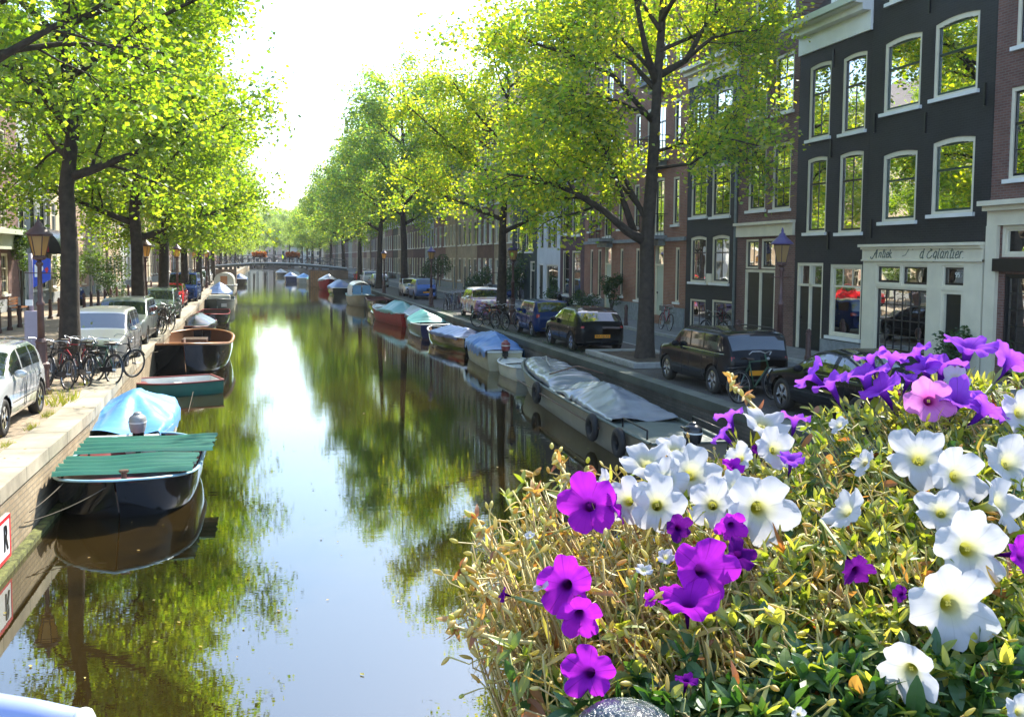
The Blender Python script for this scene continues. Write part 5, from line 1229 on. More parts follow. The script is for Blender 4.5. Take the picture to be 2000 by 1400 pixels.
def make_car(kind, label, paint_, loc, rz, roofm=None, rims='chrome', plate=None, group='cars parked along the quays', bike=None):
    C = CARS[kind]; L_, Wd = C['L'], C['W']; hw = Wd/2; belt = C['belt']
    top = smooth_table(C['top'], L_, .06); maxg = max(v for _, v in C['top'])-belt
    t = thing('car', label, 'car', loc, rz, group)
    def plan(x):
        q = abs(2*x/L_-1); return hw*(1-.2*max(0,(q-.72)/.28)**2.2)
    NS, RP = 96, []
    def ring(x):
        w = plan(x); zt = top(x); g = max(0, min(1, (zt-belt)/maxg)); zb = .2+.06*max(0,(abs(2*x/L_-1)-.85)/.15)
        bl = min(belt, zt-.03); wr_ = w*(.93+(C['tumble']-.93)*g)
        p = [(0,zb),(w*.8,zb),(w*.96,zb+.07),(w,zb+.25),(w*1.0,(zb+bl)/2+.08),(w*.985,bl-.07),(w*.95,bl),
             (w*.95+(wr_-w*.95)*.5, bl+(zt-bl)*.5),(wr_, zt-.075*g-.01),(wr_*.93, zt-.02*g),(wr_*.6, zt+.012),(0, zt+.02)]
        return p
    SUB = 3
    def ringf(x):
        p = ring(x); out = []
        P_ = [(-p[1][0],p[1][1])]+p+[(-p[-2][0],p[-2][1])]
        for i in range(1, len(P_)-2):
            for k in range(SUB):
                q = k/SUB; a0,a1,a2,a3 = P_[i-1],P_[i],P_[i+1],P_[i+2]
                pt = [ .5*((2*a1[j])+(-a0[j]+a2[j])*q+(2*a0[j]-5*a1[j]+4*a2[j]-a3[j])*q*q+(-a0[j]+3*a1[j]-3*a2[j]+a3[j])*q**3) for j in (0,1)]
                lin = [a1[j]+(a2[j]-a1[j])*q for j in (0,1)]
                out.append((max(0,.5*pt[0]+.5*lin[0]), .5*pt[1]+.5*lin[1]))
        out.append(p[-1]); return out
    keyx = sorted(set([L_*i/NS for i in range(NS+1)] + [C['rear'][0],C['rear'][1],C['side'][0],C['side'][1],C['front'][0],C['front'][1]]))
    xs = [keyx[0]]
    for x in keyx[1:]:
        if x-xs[-1] > .006: xs.append(x)
    rings = [ringf(x) for x in xs]; m = len(rings[0])
    body, glass = MB(), {'windscreen':MB(),'rear_window':MB()}
    def snap(x, y, z):
        for wx in C['wx']:
            d = math.hypot(x-wx, z-C['wr']); ra = C['wr']+.055
            if abs(d-ra) < .035 and z > .1 and y > plan(x)*.7: 
                return (wx+(x-wx)*ra/d, y, C['wr']+(z-C['wr'])*ra/d)
        return (x, y, z)
    ends = {}
    for sgn in (1, -1):
        idx = []
        for i, x in enumerate(xs):
            row = []
            for j, (y, z) in enumerate(rings[i]):
                ex = 0
                q = snap(x, y, z); body.v.append((q[0]-L_/2, sgn*q[1], q[2])); row.append(len(body.v)-1)
            idx.append(row)
        ends[sgn] = idx
        for i in range(len(xs)-1):
            xm = (xs[i]+xs[i+1])/2; ztm = top(xm)
            for j in range(m-1):
                a, b_, c_, d = idx[i][j], idx[i+1][j], idx[i+1][j+1], idx[i][j+1]
                ym = abs(sum(body.v[k][1] for k in (a,b_,c_,d)))/4; zm = sum(body.v[k][2] for k in (a,b_,c_,d))/4
                if any(math.hypot(xm-wx, zm-C['wr']) < C['wr']+.05 for wx in C['wx']) and ym > hw*.62: continue
                jj = j/SUB; tgt = None
                if ztm > belt+.14:
                    if 6.25 < jj < 8.0 and C['side'][0] < xm < C['side'][1] and all(abs(xm-p_) > .045 for p_ in C['pill'][:]): 
                        if zm < ztm-.07: tgt = ('side_window', sgn, sum(xm > p_ for p_ in C['pill']))
                if jj > 8.4:
                    if C['front'][0] < xm < C['front'][1]: tgt = 'windscreen'
                    if C['rear'][0] < xm < C['rear'][1]: tgt = 'rear_window'
                if tgt:
                    g = glass.setdefault(tgt, MB()); g.quad(*[body.v[k] for k in (a,b_,c_,d)])
                else: body.f.append((a,b_,c_,d) if sgn > 0 else (d,c_,b_,a))
    for i in (0, len(xs)-1):
        for sgn in (1,-1): body.f.append(tuple(ends[sgn][i]))
    body.build('body', M[paint_], t, smooth=True)
    for k, g in glass.items():
        if g.f: g.build(k if isinstance(k, str) else k[0], M['car_glass'], t, smooth=False)
    if roofm:
        mb = MB(); xa, xb = C['rear'][1]+.04, C['front'][0]-.02
        mb.grid(lambda u, v: (xa+(xb-xa)*u-L_/2, plan(xa+(xb-xa)*u)*C['tumble']*.99*cos(pi*v), top(xa+(xb-xa)*u)-.07+.11*sin(pi*v)**.5), 16, 14); mb.build('roof', M[roofm], t, smooth=True)
    mb = MB()
    for xg in [C['front'][0]-.3]+C['pill']+[C['side'][0]+.25]:
        rg = ringf(xg)
        for sgn in (1, -1): mb.tube([(xg-L_/2, sgn*(y+.002), z) for y, z in rg[2*SUB+1:6*SUB+1]], .0045, 4, cap=False)
    mb.build('door_seam', M['rubber'], t)
    mb = MB()
    for sgn in (1, -1): mb.tube([(x-L_/2, sgn*(plan(x)*.993+.004), .5) for x in np.linspace(C['wx'][0]+.45, C['wx'][1]-.45, 10)], .014, 4)
    mb.build('side_trim', M['rubber'], t)
    if kind in ('clubman', 'coupe', 'old'):
        for sgn in (1, -1):
          mb = MB(); mb.tube([(x-L_/2, sgn*(plan(x)*.955+.004), belt+.005) for x in np.linspace(C['side'][0]-.1, C['front'][0]+.25, 16)], .011, 4)
          mb.build('belt_trim', M['chrome'], t)
    # dark liner so wheel arches are not see-through
    mb = MB(); mb.box(C['wx'][0]-.42-L_/2,-hw*.8,.25,C['wx'][1]+.42-L_/2,hw*.8,.72); mb.build('underbody', M['rubber'], t)
    for wx in C['wx']:
        for sgn in (1, -1):
            r_ = C['wr']; y0 = sgn*(hw-.2); Mw = Matrix.Translation((wx-L_/2, y0, r_)) @ Matrix.Rotation(-sgn*pi/2, 4, 'X')
            mb = MB(); mb.lathe([(r_*.6,0),(r_*.93,0),(r_,.03),(r_,.15),(r_*.93,.185),(r_*.68,.18),(r_*.66,.12)], 24, M=Mw); wh = mb.build('wheel', M['rubber'], t, smooth=True)
            mb = MB(); mb.lathe([(r_*.66,.165),(r_*.6,.17),(r_*.58,.10)], 20, M=Mw)
            for k in range(5):
                a = 2*pi*k/5+.3; ca, sa = cos(a), sin(a); w_ = r_*.11
                pts = [(r_*.1,-w_),(r_*.62,-w_*.8),(r_*.62,w_*.8),(r_*.1,w_)]
                P2 = [(u*ca-v*sa, u*sa+v*ca) for u, v in pts]
                b0 = len(mb.v)
                for z in (.12,.165): mb.v += [tuple(Mw @ Vector((p_[0],p_[1],z))) for p_ in P2]
                mb.f += [(b0,b0+1,b0+2,b0+3),(b0+4,b0+7,b0+6,b0+5)]+[(b0+q,b0+(q+1)%4,b0+4+(q+1)%4,b0+4+q) for q in range(4)]
            mb.lathe([(r_*.02,.175),(r_*.2,.17),(r_*.2,.1)], 12, M=Mw); mb.build('rim', M[rims], wh)
    for sgn in (1,-1):
        mb = MB(); xm = C['front'][1]-.42-L_/2; mb.sphere((xm, sgn*(hw+.06), belt+.06), .07, .11, .075, 10, 6); mb.build('mirror', M[paint_ if not roofm else 'chrome'], t, smooth=True)
        zl = .78 if kind != 'old' else .7
        mb = MB(); mb.sphere((.1-L_/2+(.02), sgn*plan(.12)*.84, zl+.03), .11, .1, .15 if kind in ('clubman','estate','van','small') else .09, 10, 6); mb.build('tail_lamp', M['tail'], t, smooth=True)
        mb = MB(); mb.sphere((L_/2-.2, sgn*plan(L_-.2)*.8, .68 if kind != 'van' else .8), .14, .14, .1, 10, 6); mb.build('headlamp', M['head'], t, smooth=True)
        mb = MB(); xh = (C['pill'][0]-.22)-L_/2; y_ = sgn*(hw*.985); mb.box(xh-.08,min(y_,y_+sgn*.03),belt-.14,xh+.1,max(y_,y_+sgn*.03),belt-.11); mb.build('door_handle', M['chrome'], t)
    mb = MB(); mb.box(-L_/2-.012,-.26,.48,-L_/2+.05,.26,.59); pm_ = mb.build('number_plate', M['plate_y'], t)
    if plate: t2(plate, 'black', pm_, (-L_/2-.016,0,.535), (pi/2,0,-pi/2), .1, 1.1, bold=.001)
    mb = MB(); mb.box(L_/2-.05,-.26,.4,L_/2+.012,.26,.51); mb.build('number_plate', M['plate_y'], t)
    mb = MB(); mb.box(L_/2-.06,-.5,.55,L_/2+.004,.5,.66); mb.build('grille', M['rubber'], t)
    mb = MB(); 
    for e_ in (-1,1): mb.tube([(e_*(L_/2-.03),-plan(.05)*.75,.36),(e_*(L_/2+.02),0,.36),(e_*(L_/2-.03),plan(.05)*.75,.36)], .04, 6)
    mb.build('bumper', M['rubber' if kind in ('small','van','clubman') else paint_], t, smooth=True)
    if C.get('rails') or kind == 'clubman':
        for sgn in (1,-1):
            mb = MB(); a_, b_ = .55, C['front'][0]-.25; y_ = sgn*hw*C['tumble']*.86
            mb.tube([(a_-L_/2,y_,top(a_)-.01)]+[(a_+(b_-a_)*k/8-L_/2,y_,top(a_+(b_-a_)*k/8)+.05) for k in range(1,8)]+[(b_-L_/2,y_,top(b_)-.01)], .016, 6); mb.build('roof_rail', M['chrome' if kind == 'estate' else 'iron'], t, smooth=True)
    return t
U = pi/2
def car(kind, label, p, x, rear, up=True, **kw):
    L_ = CARS[kind]['L']; y = rear+L_/2; return make_car(kind, label, p, (x, y, 0), U if up else -U, **kw)
car('coupe', 'low black coupe partly hidden behind the top petunias', 'car_black', 10.9, 14.2)
car('clubman', 'black estate car with roof rails parked beside the lamp', 'car_black', 10.53, 19.55)
car('hatch', 'black hatchback showing its orange number plate beside the big elm', 'car_black', 10.45, 29.95, plate='RA-GJ-XS')
car('small', 'boxy dark blue small car in front of the black hatchback', 'car_navy', 10.55, 36.0)
car('old', 'vintage car with patchwork paint and white roof', 'car_patch', 10.75, 47.2, up=False, roofm='car_white')
car('mpv', 'blue car with red tail lamps beyond the vintage car', 'car_blue', 11.1, 71.2)
car('small', 'pale silver small car next to the blue car', 'car_silver', 10.9, 77, up=False)
car('hatch', 'silver-blue hatchback far along the shaded quay', 'car_grey', 11, 101)
car('mpv', 'whitish car far along the shaded quay under the elms', 'car_white', 11, 112)
car('hatch', 'dark red car farthest along the shaded quay', 'car_red', 11, 121)
car('hatch', 'silver hatchback cut by the frame on the sunny quay', 'car_pale', -5.15, 16.7, up=False)
car('mpv', 'silver car facing us right behind the row of bicycles', 'car_silver', -4.62, 27.0, up=False)
car('estate', 'grey-green estate car with roof rails behind the silver car', 'car_grey', -4.95, 34.0, up=False)
car('mpv', 'dark green car behind heaped bicycles on the sunny quay', 'car_green', x_at(308, 47.5), 45.8, up=False)
car('hatch', 'bright red car beside the dark blue van', 'car_red', x_at(330, 60), 59, up=False)
car('van', 'dark blue van on the sunny quay', 'car_navy', x_at(358, 68), 67, up=False)
for i, (k_, p_, y_) in enumerate([('hatch','car_white',80),('mpv','car_red',87),('small','car_silver',94),('estate','car_grey',101),('hatch','car_black',108),('mpv','car_white',115)]):
    car(k_, '%s parked car on the sunny quay, %s past the van' % ({'car_white':'white','car_red':'red','car_silver':'silver','car_grey':'grey','car_black':'black'}[p_], ORD[i]), p_, ql(y_)-1.7, y_, up=False)
# ------------------------------------------------------------------ bicycles
M['bike_black'] = pmat('bike_black', (.015,.015,.017), .3, var=.1, coat=.3); M['bike_green'] = pmat('bike_green', (.02,.08,.04), .35); M['bike_red'] = pmat('bike_red', (.3,.02,.03), .35); M['bike_blue'] = pmat('bike_blue', (.03,.08,.25), .35)
M['tyre'] = pmat('bike_tyre', (.03,.03,.03), .8); M['saddle'] = pmat('saddle', (.05,.03,.02), .5); M['steel'] = pmat('steel', (.45,.45,.46), .3, metal=.9)
BM = {}
def bike_meshes():
    r = .34
    def wheel():
        mb = MB(); mb.tube([(r*cos(a),0,r*sin(a)) for a in np.linspace(0,2*pi,33)], .02, 6, cap=False); return mb
    rim = MB(); rim.tube([(.31*cos(a),0,.31*sin(a)) for a in np.linspace(0,2*pi,33)], .009, 5, cap=False)
    for k in range(18): rim.tube([(.02*cos(k*.35),.02*(-1)**k,.02*sin(k*.35)),(.31*cos(2*pi*k/18),0,.31*sin(2*pi*k/18))], .0022, 3, cap=False)
    rim.tube([(0,-.05,0),(0,.05,0)], .022, 8)
    fr = MB(); A, B, H_, St, BB = (-.53,0,.34),(.55,0,.34),(.33,0,.92),(-.2,0,.86),(-.08,0,.3)
    fr.tube([BB,St],.016,6); fr.tube([BB,(.37,0,.72)],.018,6); fr.tube([St,(.33,0,.86)],.016,6)
    for s_ in (-1,1): fr.tube([A,(-.3,.03*s_,.32),BB],.01,5); fr.tube([A,(-.2,.02*s_,.8)],.009,5); fr.tube([(B[0],.04*s_,B[2]),(.5,.04*s_,.6),(.39,.02*s_,.72)],.011,5)
    fr.tube([(.39,0,.7),(.3,0,1.0)],.018,6)
    gd = MB()
    for c in ((-.53,.34),(.55,.34)): gd.tube([(c[0]+.375*cos(a),0,c[1]+.375*sin(a)) for a in np.linspace(.1 if c[0]<0 else .5, pi+.1,14)], .022, 4, sq=.4)
    gd.tube([(-.78,0,.76),(-.25,0,.76)],.012,4); gd.box(-.8,-.06,.75,-.36,.06,.765)
    hb = MB(); hb.tube([(.12,-.29,1.0),(.2,-.27,1.06),(.3,-.12,1.06),(.31,0,1.02),(.3,.12,1.06),(.2,.27,1.06),(.12,.29,1.0)],.012,6)
    sd = MB(); sd.grid(lambda u, v: (-.36+.3*u, (.09*(1-u)**.7+.02)*cos(pi*v), .92+.04*sin(pi*v)-.03*u), 8, 8); sd.tube([(-.21,0,.86),(-.22,0,.93)],.013,6)
    ch = MB(); ch.prism([(-.55,.28),(-.05,.25),(.0,.35),(-.5,.42)],.03,.05,'y'); ch.tube([(-.08,-.12,.3),(-.08,.12,.3)],.01,5); ch.tube([(-.08,.08,.3),(.02,.08,.17)],.01,5); ch.box(-.03,.08,.155,.07,.17,.175)
    bk = MB()
    for z in np.linspace(0,1,6): bk.tube([(x,y,.78+.2*z) for x,y in ((.42-.01,-.13-.03*z),(.66+.03*z,-.13-.03*z),(.66+.03*z,.13+.03*z),(.42-.01,.13+.03*z),(.42-.01,-.13-.03*z))],.006,4)
    for q in np.linspace(0,1,7): bk.tube([(.42+.24*q,-.13,.78),(.42+.26*q,-.16,.98)],.005,3); bk.tube([(.42+.24*q,.13,.78),(.42+.26*q,.16,.98)],.005,3)
    lp = MB(); lp.sphere((.4,0,.9),.035,.035,.035,8,5)
    return dict(wheel=wheel().mesh('wheel',M['tyre'],True), rim=rim.mesh('rim',M['steel']), frame=fr, mud=gd.mesh('mudguard',M['bike_black']), bar=hb.mesh('handlebar',M['steel'],True), saddle=sd.mesh('saddle',M['saddle'],True), chain=ch.mesh('chain_case',M['bike_black']), basket=bk.mesh('basket',M['saddle']), lamp=lp.mesh('lamp',M['steel'],True), cache={})
BK = bike_meshes()
def bike(label, loc, rz, lean=.12, col='bike_black', basket=False, group='parked bicycles', simple=False):
    t = thing('bicycle', label, 'bicycle', loc, rz, group); t.rotation_euler = (lean, 0, rz)
    if col not in BK['cache']: BK['cache'][col] = BK['frame'].mesh('frame', M[col], True)
    link('frame', BK['cache'][col], t)
    for x in (-.53,.55):
        w = link('wheel', BK['wheel'], t, (x,0,.34)); link('rim', BK['rim'], w)
    link('handlebar', BK['bar'], t); link('saddle', BK['saddle'], t); link('mudguard', BK['mud'], t)
    if not simple: link('chain_case', BK['chain'], t); link('lamp', BK['lamp'], t)
    if basket: link('basket', BK['basket'], t)
    return t
bs = [(-4.8,23.9,2.2,'bike_black',1,'black bicycle with basket nearest the quay lamp'),(-4.35,24.3,2.0,'bike_black',0,'black bicycle second in the row by the elm trunk'),(-4.0,24.7,2.3,'bike_green',1,'green bicycle with a basket in the row by the elm trunk'),(-3.72,25.3,.9,'bike_black',0,'black bicycle whose wheel overhangs the coping'),(-5.3,24.6,2.1,'bike_blue',0,'bluish bicycle half hidden behind the lamp base'),(-4.6,25.2,2.5,'bike_red',1,'red bicycle leaning on the bicycles by the elm'),(-5.9,24.9,1.9,'bike_black',0,'dark bicycle between ticket pillar and lamp')]
for x, y, rz, c_, bk_, lab in bs: bike(lab, (x,y,0), rz, .12, c_, bk_)
for i, (x, y, rz, c_) in enumerate([(-4.35,39.9,1.9,'bike_black'),(-4.6,41,1.7,'bike_red'),(-4.2,41.9,2.0,'bike_black'),(-4.55,43.1,1.6,'bike_black'),(-4.3,44,1.4,'bike_green'),(-4.5,38.6,.9,'bike_black')]):
    bike('bicycle heaped by the dark green car, %s from the near side' % ORD[i], (x,y,0), rz, .15, c_, i%2)
bike('bicycle standing on the coping in front of the red car', (-4.75,55,0.05), U+.05, .05, 'bike_black')
for i, (x, y, rz, c_) in enumerate([(9.35,42.6,.5,'bike_black'),(9.7,41.2,.9,'bike_black'),(10.1,40.9,.8,'bike_black'),(9.9,43.6,.7,'bike_red')]):
    bike('bicycle by the vintage car, %s from its front bumper' % ORD[i], (x,y,0), rz, -.1, c_)
for i in range(7):
    bike('bicycle racked before the steps beyond the vintage car, %s of the row' % ORD[i], (9.9+.38*i, 56+.75*i, 0), 1.2+.1*(i%3), .08, ['bike_black','bike_blue','bike_black','bike_red'][i%4], group='bicycles racked beyond the vintage car')
bike('pale-tyred bicycle leaning against the violet-capped lamp', (10.15,18.95,0), .35, -.08, 'bike_green')
bike('old bicycle with brown basket against the balconied building', (15.9,33.2,.1), 1.75, .12, 'bike_black', 1)
bike('bicycle parked before the basement windows of the black house', (16.1,38.2,.1), 1.5, .12, 'bike_red', 1)
for i in range(16):
    x = -8.2+1.05*i; bike('bicycle on the far arched bridge, %s from the sunny abutment' % ORD[i], (x, YB+.45, hz(x)), R.uniform(-.4,.4)+pi*(i%2), .1, ['bike_black','bike_red','bike_blue','bike_black'][i%4], simple=True, group='bicycles along the far bridge rail')
# scooter and bench on the sunny pavement, scooter on the shaded one
def scooter(label, loc, rz, col):
    t = thing('scooter', label, 'scooter', loc, rz, 'parked scooters')
    for x in (-.6,.6):
        mb = MB(); Mw = Matrix.Translation((x,-.06,.24)) @ Matrix.Rotation(-pi/2,4,'X'); mb.lathe([(.1,0),(.22,0),(.24,.03),(.24,.09),(.22,.12),(.1,.12)], 16, M=Mw); mb.build('wheel', M['rubber'], t, smooth=True)
    mb = MB(); mb.sphere((-.35,0,.55), .42,.19,.22); mb.box(-.2,-.16,.28,.35,.16,.34); mb.sphere((.4,0,.62), .13,.22,.38); mb.sphere((.6,0,.42), .2,.1,.09); mb.build('body', M[col], t, smooth=True)
    mb = MB(); mb.grid(lambda u, v: (-.7+.7*u, .15*cos(pi*v), .76+.07*sin(pi*v)), 6, 8); mb.build('seat', M['rubber'], t, smooth=True)
    mb = MB(); mb.tube([(.3,-.32,1.02),(.36,-.1,1.04),(.36,.1,1.04),(.3,.32,1.02)],.02,6); mb.tube([(.6,0,.3),(.36,0,1.02)],.025,6); mb.build('handlebar', M['chrome'], t, smooth=True)
    mb = MB(); mb.sphere((.47,0,.9),.06,.07,.07); mb.build('headlamp', M['head'], t, smooth=True)
    return t
scooter('dark blue scooter standing on the sunny pavement near the awning', (XL+2.2, 62, .1), -1.3, 'car_navy')
scooter('black scooter by the bushes of the balconied building', (XF-1.2, Yx(1140), .1), 2.0, 'car_black')
scooter('dark scooter in front of the ivy-clad green house', (XF-1.4, yB[1000]-4.3, .1), 1.9, 'car_navy')
t = thing('bench', 'slatted wooden bench before the grey-green shop on the sunny side', 'bench', (XL+1.3, 50.5, .1), 0)
mb = MB(); [mb.box(.0+.12*i,-.9,.42,.1+.12*i,.9,.46) for i in range(4)]; mb.build('seat', M['wood'], t)
mb = MB(); [mb.box(-.06,-.9,.55+.13*i,-.02,.9,.65+.13*i) for i in range(3)]; mb.build('backrest', M['wood'], t)
for y_ in (-.8,.8):
    mb = MB(); mb.box(0,y_-.03,0,.05,y_+.03,.42); mb.box(.38,y_-.03,0,.43,y_+.03,.42); mb.box(-.06,y_-.03,.0,-.02,y_+.03,.9); mb.build('leg', M['iron'], t)
# red and black hood awning
t = thing('awning', 'dark curved hood awning with a red panel behind the elm trunk', 'awning', (XL, 63, 3.1))
mb = MB(); mb.grid(lambda u, v: (1.5*sin(u*pi/2), -2.4+4.8*v, 1.5*cos(u*pi/2)), 10, 8); mb.build('hood', M['tarp_black'], t, smooth=True)
mb = MB(); [mb.quad((0,y_,0),(1.5,y_,0),(1.3,y_,.75),(.75,y_,1.3),(0,y_,1.5)) for y_ in (-2.4,2.4)]; mb.build('side_panel', M['tarp_black'], t)
mb = MB(); mb.quad((.25,-2.43,.1),(.85,-2.43,.1),(.8,-2.43,.7),(.25,-2.43,.7)); mb.build('red_panel', M['hull_red'], t)
# stoop railings of the far shaded houses
t = thing('stoop', 'stone stoop with iron railings beyond the bicycles', 'stoop', (XF, 71, .1))
mb = MB(); [mb.box(-1.6,-1.2+.3*i,0,0,1.4,.2*(i+1)) for i in range(5)]; mb.build('steps', M['stone'], t)
mb = MB(); [mb.tube([(-1.55,-1.2+.3*i,.2*(i+1)-.1),(-1.55,-1.2+.3*i,.2*(i+1)+.9)],.02,5) for i in range(5)]; mb.tube([(-1.55,-1.2,1.1),(-1.55,0,1.9),(-1.55,1.4,1.9),(0,1.4,1.9)],.025,5); mb.tube([(-1.55,1.4,1),(-1.55,1.4,1.9)],.02,5); mb.build('railing', M['iron'], t)
# ------------------------------------------------------------------ petunias in a box on the near bridge rail
def petalmat(name, outer, mid, throat, vein, tr=.45):
    m, nt, b = mk(name); nt.nodes.remove(b); out = nt.nodes['Material Output']
    uv = N(nt, 'ShaderNodeUVMap'); sp = N(nt, 'ShaderNodeSeparateXYZ'); nt.links.new(uv.outputs[0], sp.inputs[0])
    r = N(nt, 'ShaderNodeValToRGB'); e = r.color_ramp.elements; e[0].color = c4(throat); e[0].position = .3; e[1].color = c4(outer); e[1].position = .62
    q = e.new(.43); q.color = c4(mid); nt.links.new(sp.outputs[0], r.inputs[0])
    # five main veins with side branches, pigment in the petal
    mth = lambda op, a, b_=None: (lambda n: (nt.links.new(a, n.inputs[0]) if not isinstance(a,(int,float)) else setattr(n.inputs[0],'default_value',a), (nt.links.new(b_, n.inputs[1]) if not isinstance(b_,(int,float,type(None))) else (setattr(n.inputs[1],'default_value',b_) if b_ is not None else None)), n.outputs[0])[2])(N(nt,'ShaderNodeMath',operation=op))
    s1 = mth('ABSOLUTE', mth('SINE', mth('MULTIPLY', sp.outputs[1], 5*pi)))
    s2 = mth('ABSOLUTE', mth('SINE', mth('MULTIPLY', sp.outputs[1], 20*pi)))
    v1 = mth('LESS_THAN', s1, .06); v2 = mth('MULTIPLY', mth('LESS_THAN', s2, .12), .4)
    vv = mth('MULTIPLY', mth('MAXIMUM', v1, v2), vein)
    mx = N(nt, 'ShaderNodeMix', data_type='RGBA'); nt.links.new(vv, mx.inputs[0]); nt.links.new(r.outputs[0], mx.inputs[6]); mx.inputs[7].default_value = c4([c*.45 for c in outer])
    d = N(nt, 'ShaderNodeBsdfDiffuse'); t = N(nt, 'ShaderNodeBsdfTranslucent'); nt.links.new(mx.outputs[2], d.inputs[0]); nt.links.new(mx.outputs[2], t.inputs[0])
    ms = N(nt, 'ShaderNodeMixShader'); ms.inputs[0].default_value = tr; nt.links.new(d.outputs[0], ms.inputs[1]); nt.links.new(t.outputs[0], ms.inputs[2]); nt.links.new(ms.outputs[0], out.inputs['Surface'])
    return m
PM = {'W': petalmat('petal_white', (.55,.56,.6), (.54,.54,.38), (.38,.38,.06), .18, .4), 'M': petalmat('petal_magenta', (.42,.025,.55), (.25,.015,.4), (.06,.005,.12), .6),
      'V': petalmat('petal_violet', (.38,.1,.72), (.3,.06,.6), (.12,.02,.3), .5), 'K': petalmat('petal_pink', (.72,.25,.66), (.6,.12,.45), (.35,.02,.2), .5), 'D': petalmat('petal_dark', (.12,.01,.2), (.08,.005,.15), (.03,0,.05), .4)}
M['sepal'] = leafmat('sepal', [(.16,.22,.05),(.24,.28,.08)], .35)
def flower(parent, kind, c, ax, dia, roll, rng, wilt=0):
    ax = Vector(ax).normalized(); e1 = ax.orthogonal().normalized(); e2 = ax.cross(e1)
    Rr = dia/2; n = 60; mrows = 22; tube_l = dia*.72; ph = rng.uniform(0,6); amp = rng.uniform(.7,1.3); am2 = rng.uniform(.5,1.5)
    v = []; uv = []; f = []
    for i in range(mrows+1):
        u = i/mrows
        for k in range(n+1):
            a = 2*pi*k/n+roll
            lobe = 1+.07*MN.noise((cos(a)*3+ph*3, sin(a)*3, 1.5))*u-.3*(1-abs(sin(2.5*a+ph)))**2.0*max(0,(u-.5))*2.0 + .05*sin(2*a+ph*3)*u + .04*sin(3*a+ph)*u + .018*sin(13*a+ph)*u*u
            if u < .42:
                q = u/.42; rad = Rr*(.07+.09*q+.08*q**4); z = -tube_l*(1-q)
            else:
                q = (u-.42)/.58; rad = Rr*(.24+.76*q**.9)*lobe; z = Rr*(.34*q**.6-.2*q*q*(1+wilt*3)) - Rr*.1*(1-abs(sin(2.5*a+ph)))**3*q*(1-.6*q) - Rr*.05*abs(cos(2.5*a+ph))**12*q
                z += Rr*(.13*amp*abs(sin(2.5*a+ph))*q*q + .14*am2*sin(2*a+ph*1.7)*q**2 + .09*sin(7*a+ph*2)*q**3 + .035*sin(17*a)*q**4 + .018*sin(25*a+ph)*q*(1.2-q) + .07*MN.noise((cos(a)*2.2+ph, sin(a)*2.2, q*2))*q)
            p = c+ax*z+(e1*cos(a)+e2*sin(a))*rad; v.append(tuple(p)); uv.append((u, (k/n)+ (ph/(2*pi*5)*1.0)))
    for i in range(mrows):
        for k in range(n): f.append((i*(n+1)+k, (i+1)*(n+1)+k, (i+1)*(n+1)+k+1, i*(n+1)+k+1))
    me = bpy.data.meshes.new('flower'); me.from_pydata(v, [], f); me.materials.append(PM[kind]); ul = me.uv_layers.new(name='UVMap')
    for lp in me.loops: ul.data[lp.index].uv = uv[lp.vertex_index]
    me.polygons.foreach_set('use_smooth', [True]*len(f)); me.update()
    fl = link('flower', me, parent); fl.matrix_parent_inverse = Matrix.Translation(-wloc(parent))
    b = c-ax*tube_l; mb = MB()
    for k in range(5):
        a = 2*pi*k/5; d = (e1*cos(a)+e2*sin(a)); tip = b+ax*tube_l*.55+d*Rr*.42; s_ = ax.cross(d)*Rr*.07
        mb.quad(b+d*Rr*.05-s_*.5, b+ax*tube_l*.3+d*Rr*.24-s_*1.3, tip, b+ax*tube_l*.3+d*Rr*.24+s_*1.3, b+d*Rr*.05+s_*.5)
    mb.sphere(b, Rr*.08, Rr*.08, Rr*.1, 6, 4)
    cx = mb.build('calyx', M['sepal'], fl)
    if kind in 'WK':
        mb = MB()
        for k in range(4): mb.sphere(c-ax*Rr*.12+(e1*cos(k*1.6)+e2*sin(k*1.6))*Rr*.045, Rr*.035, n=6, m=4)
        st = mb.build('stamens', M['stamen'], fl)
    return b
M['stamen'] = pmat('stamen', (.6,.5,.1), .7)
def dpt(py): return float(np.interp(py, [640,760,900,1100,1400], [1.62,1.5,1.3,1.08,.9]))
def pt(px, py, dd=0): return at_dep(px, py, dpt(py)+dd)
def sax(a): return RGT*a[0]+UPV*a[1]-FWD*a[2]
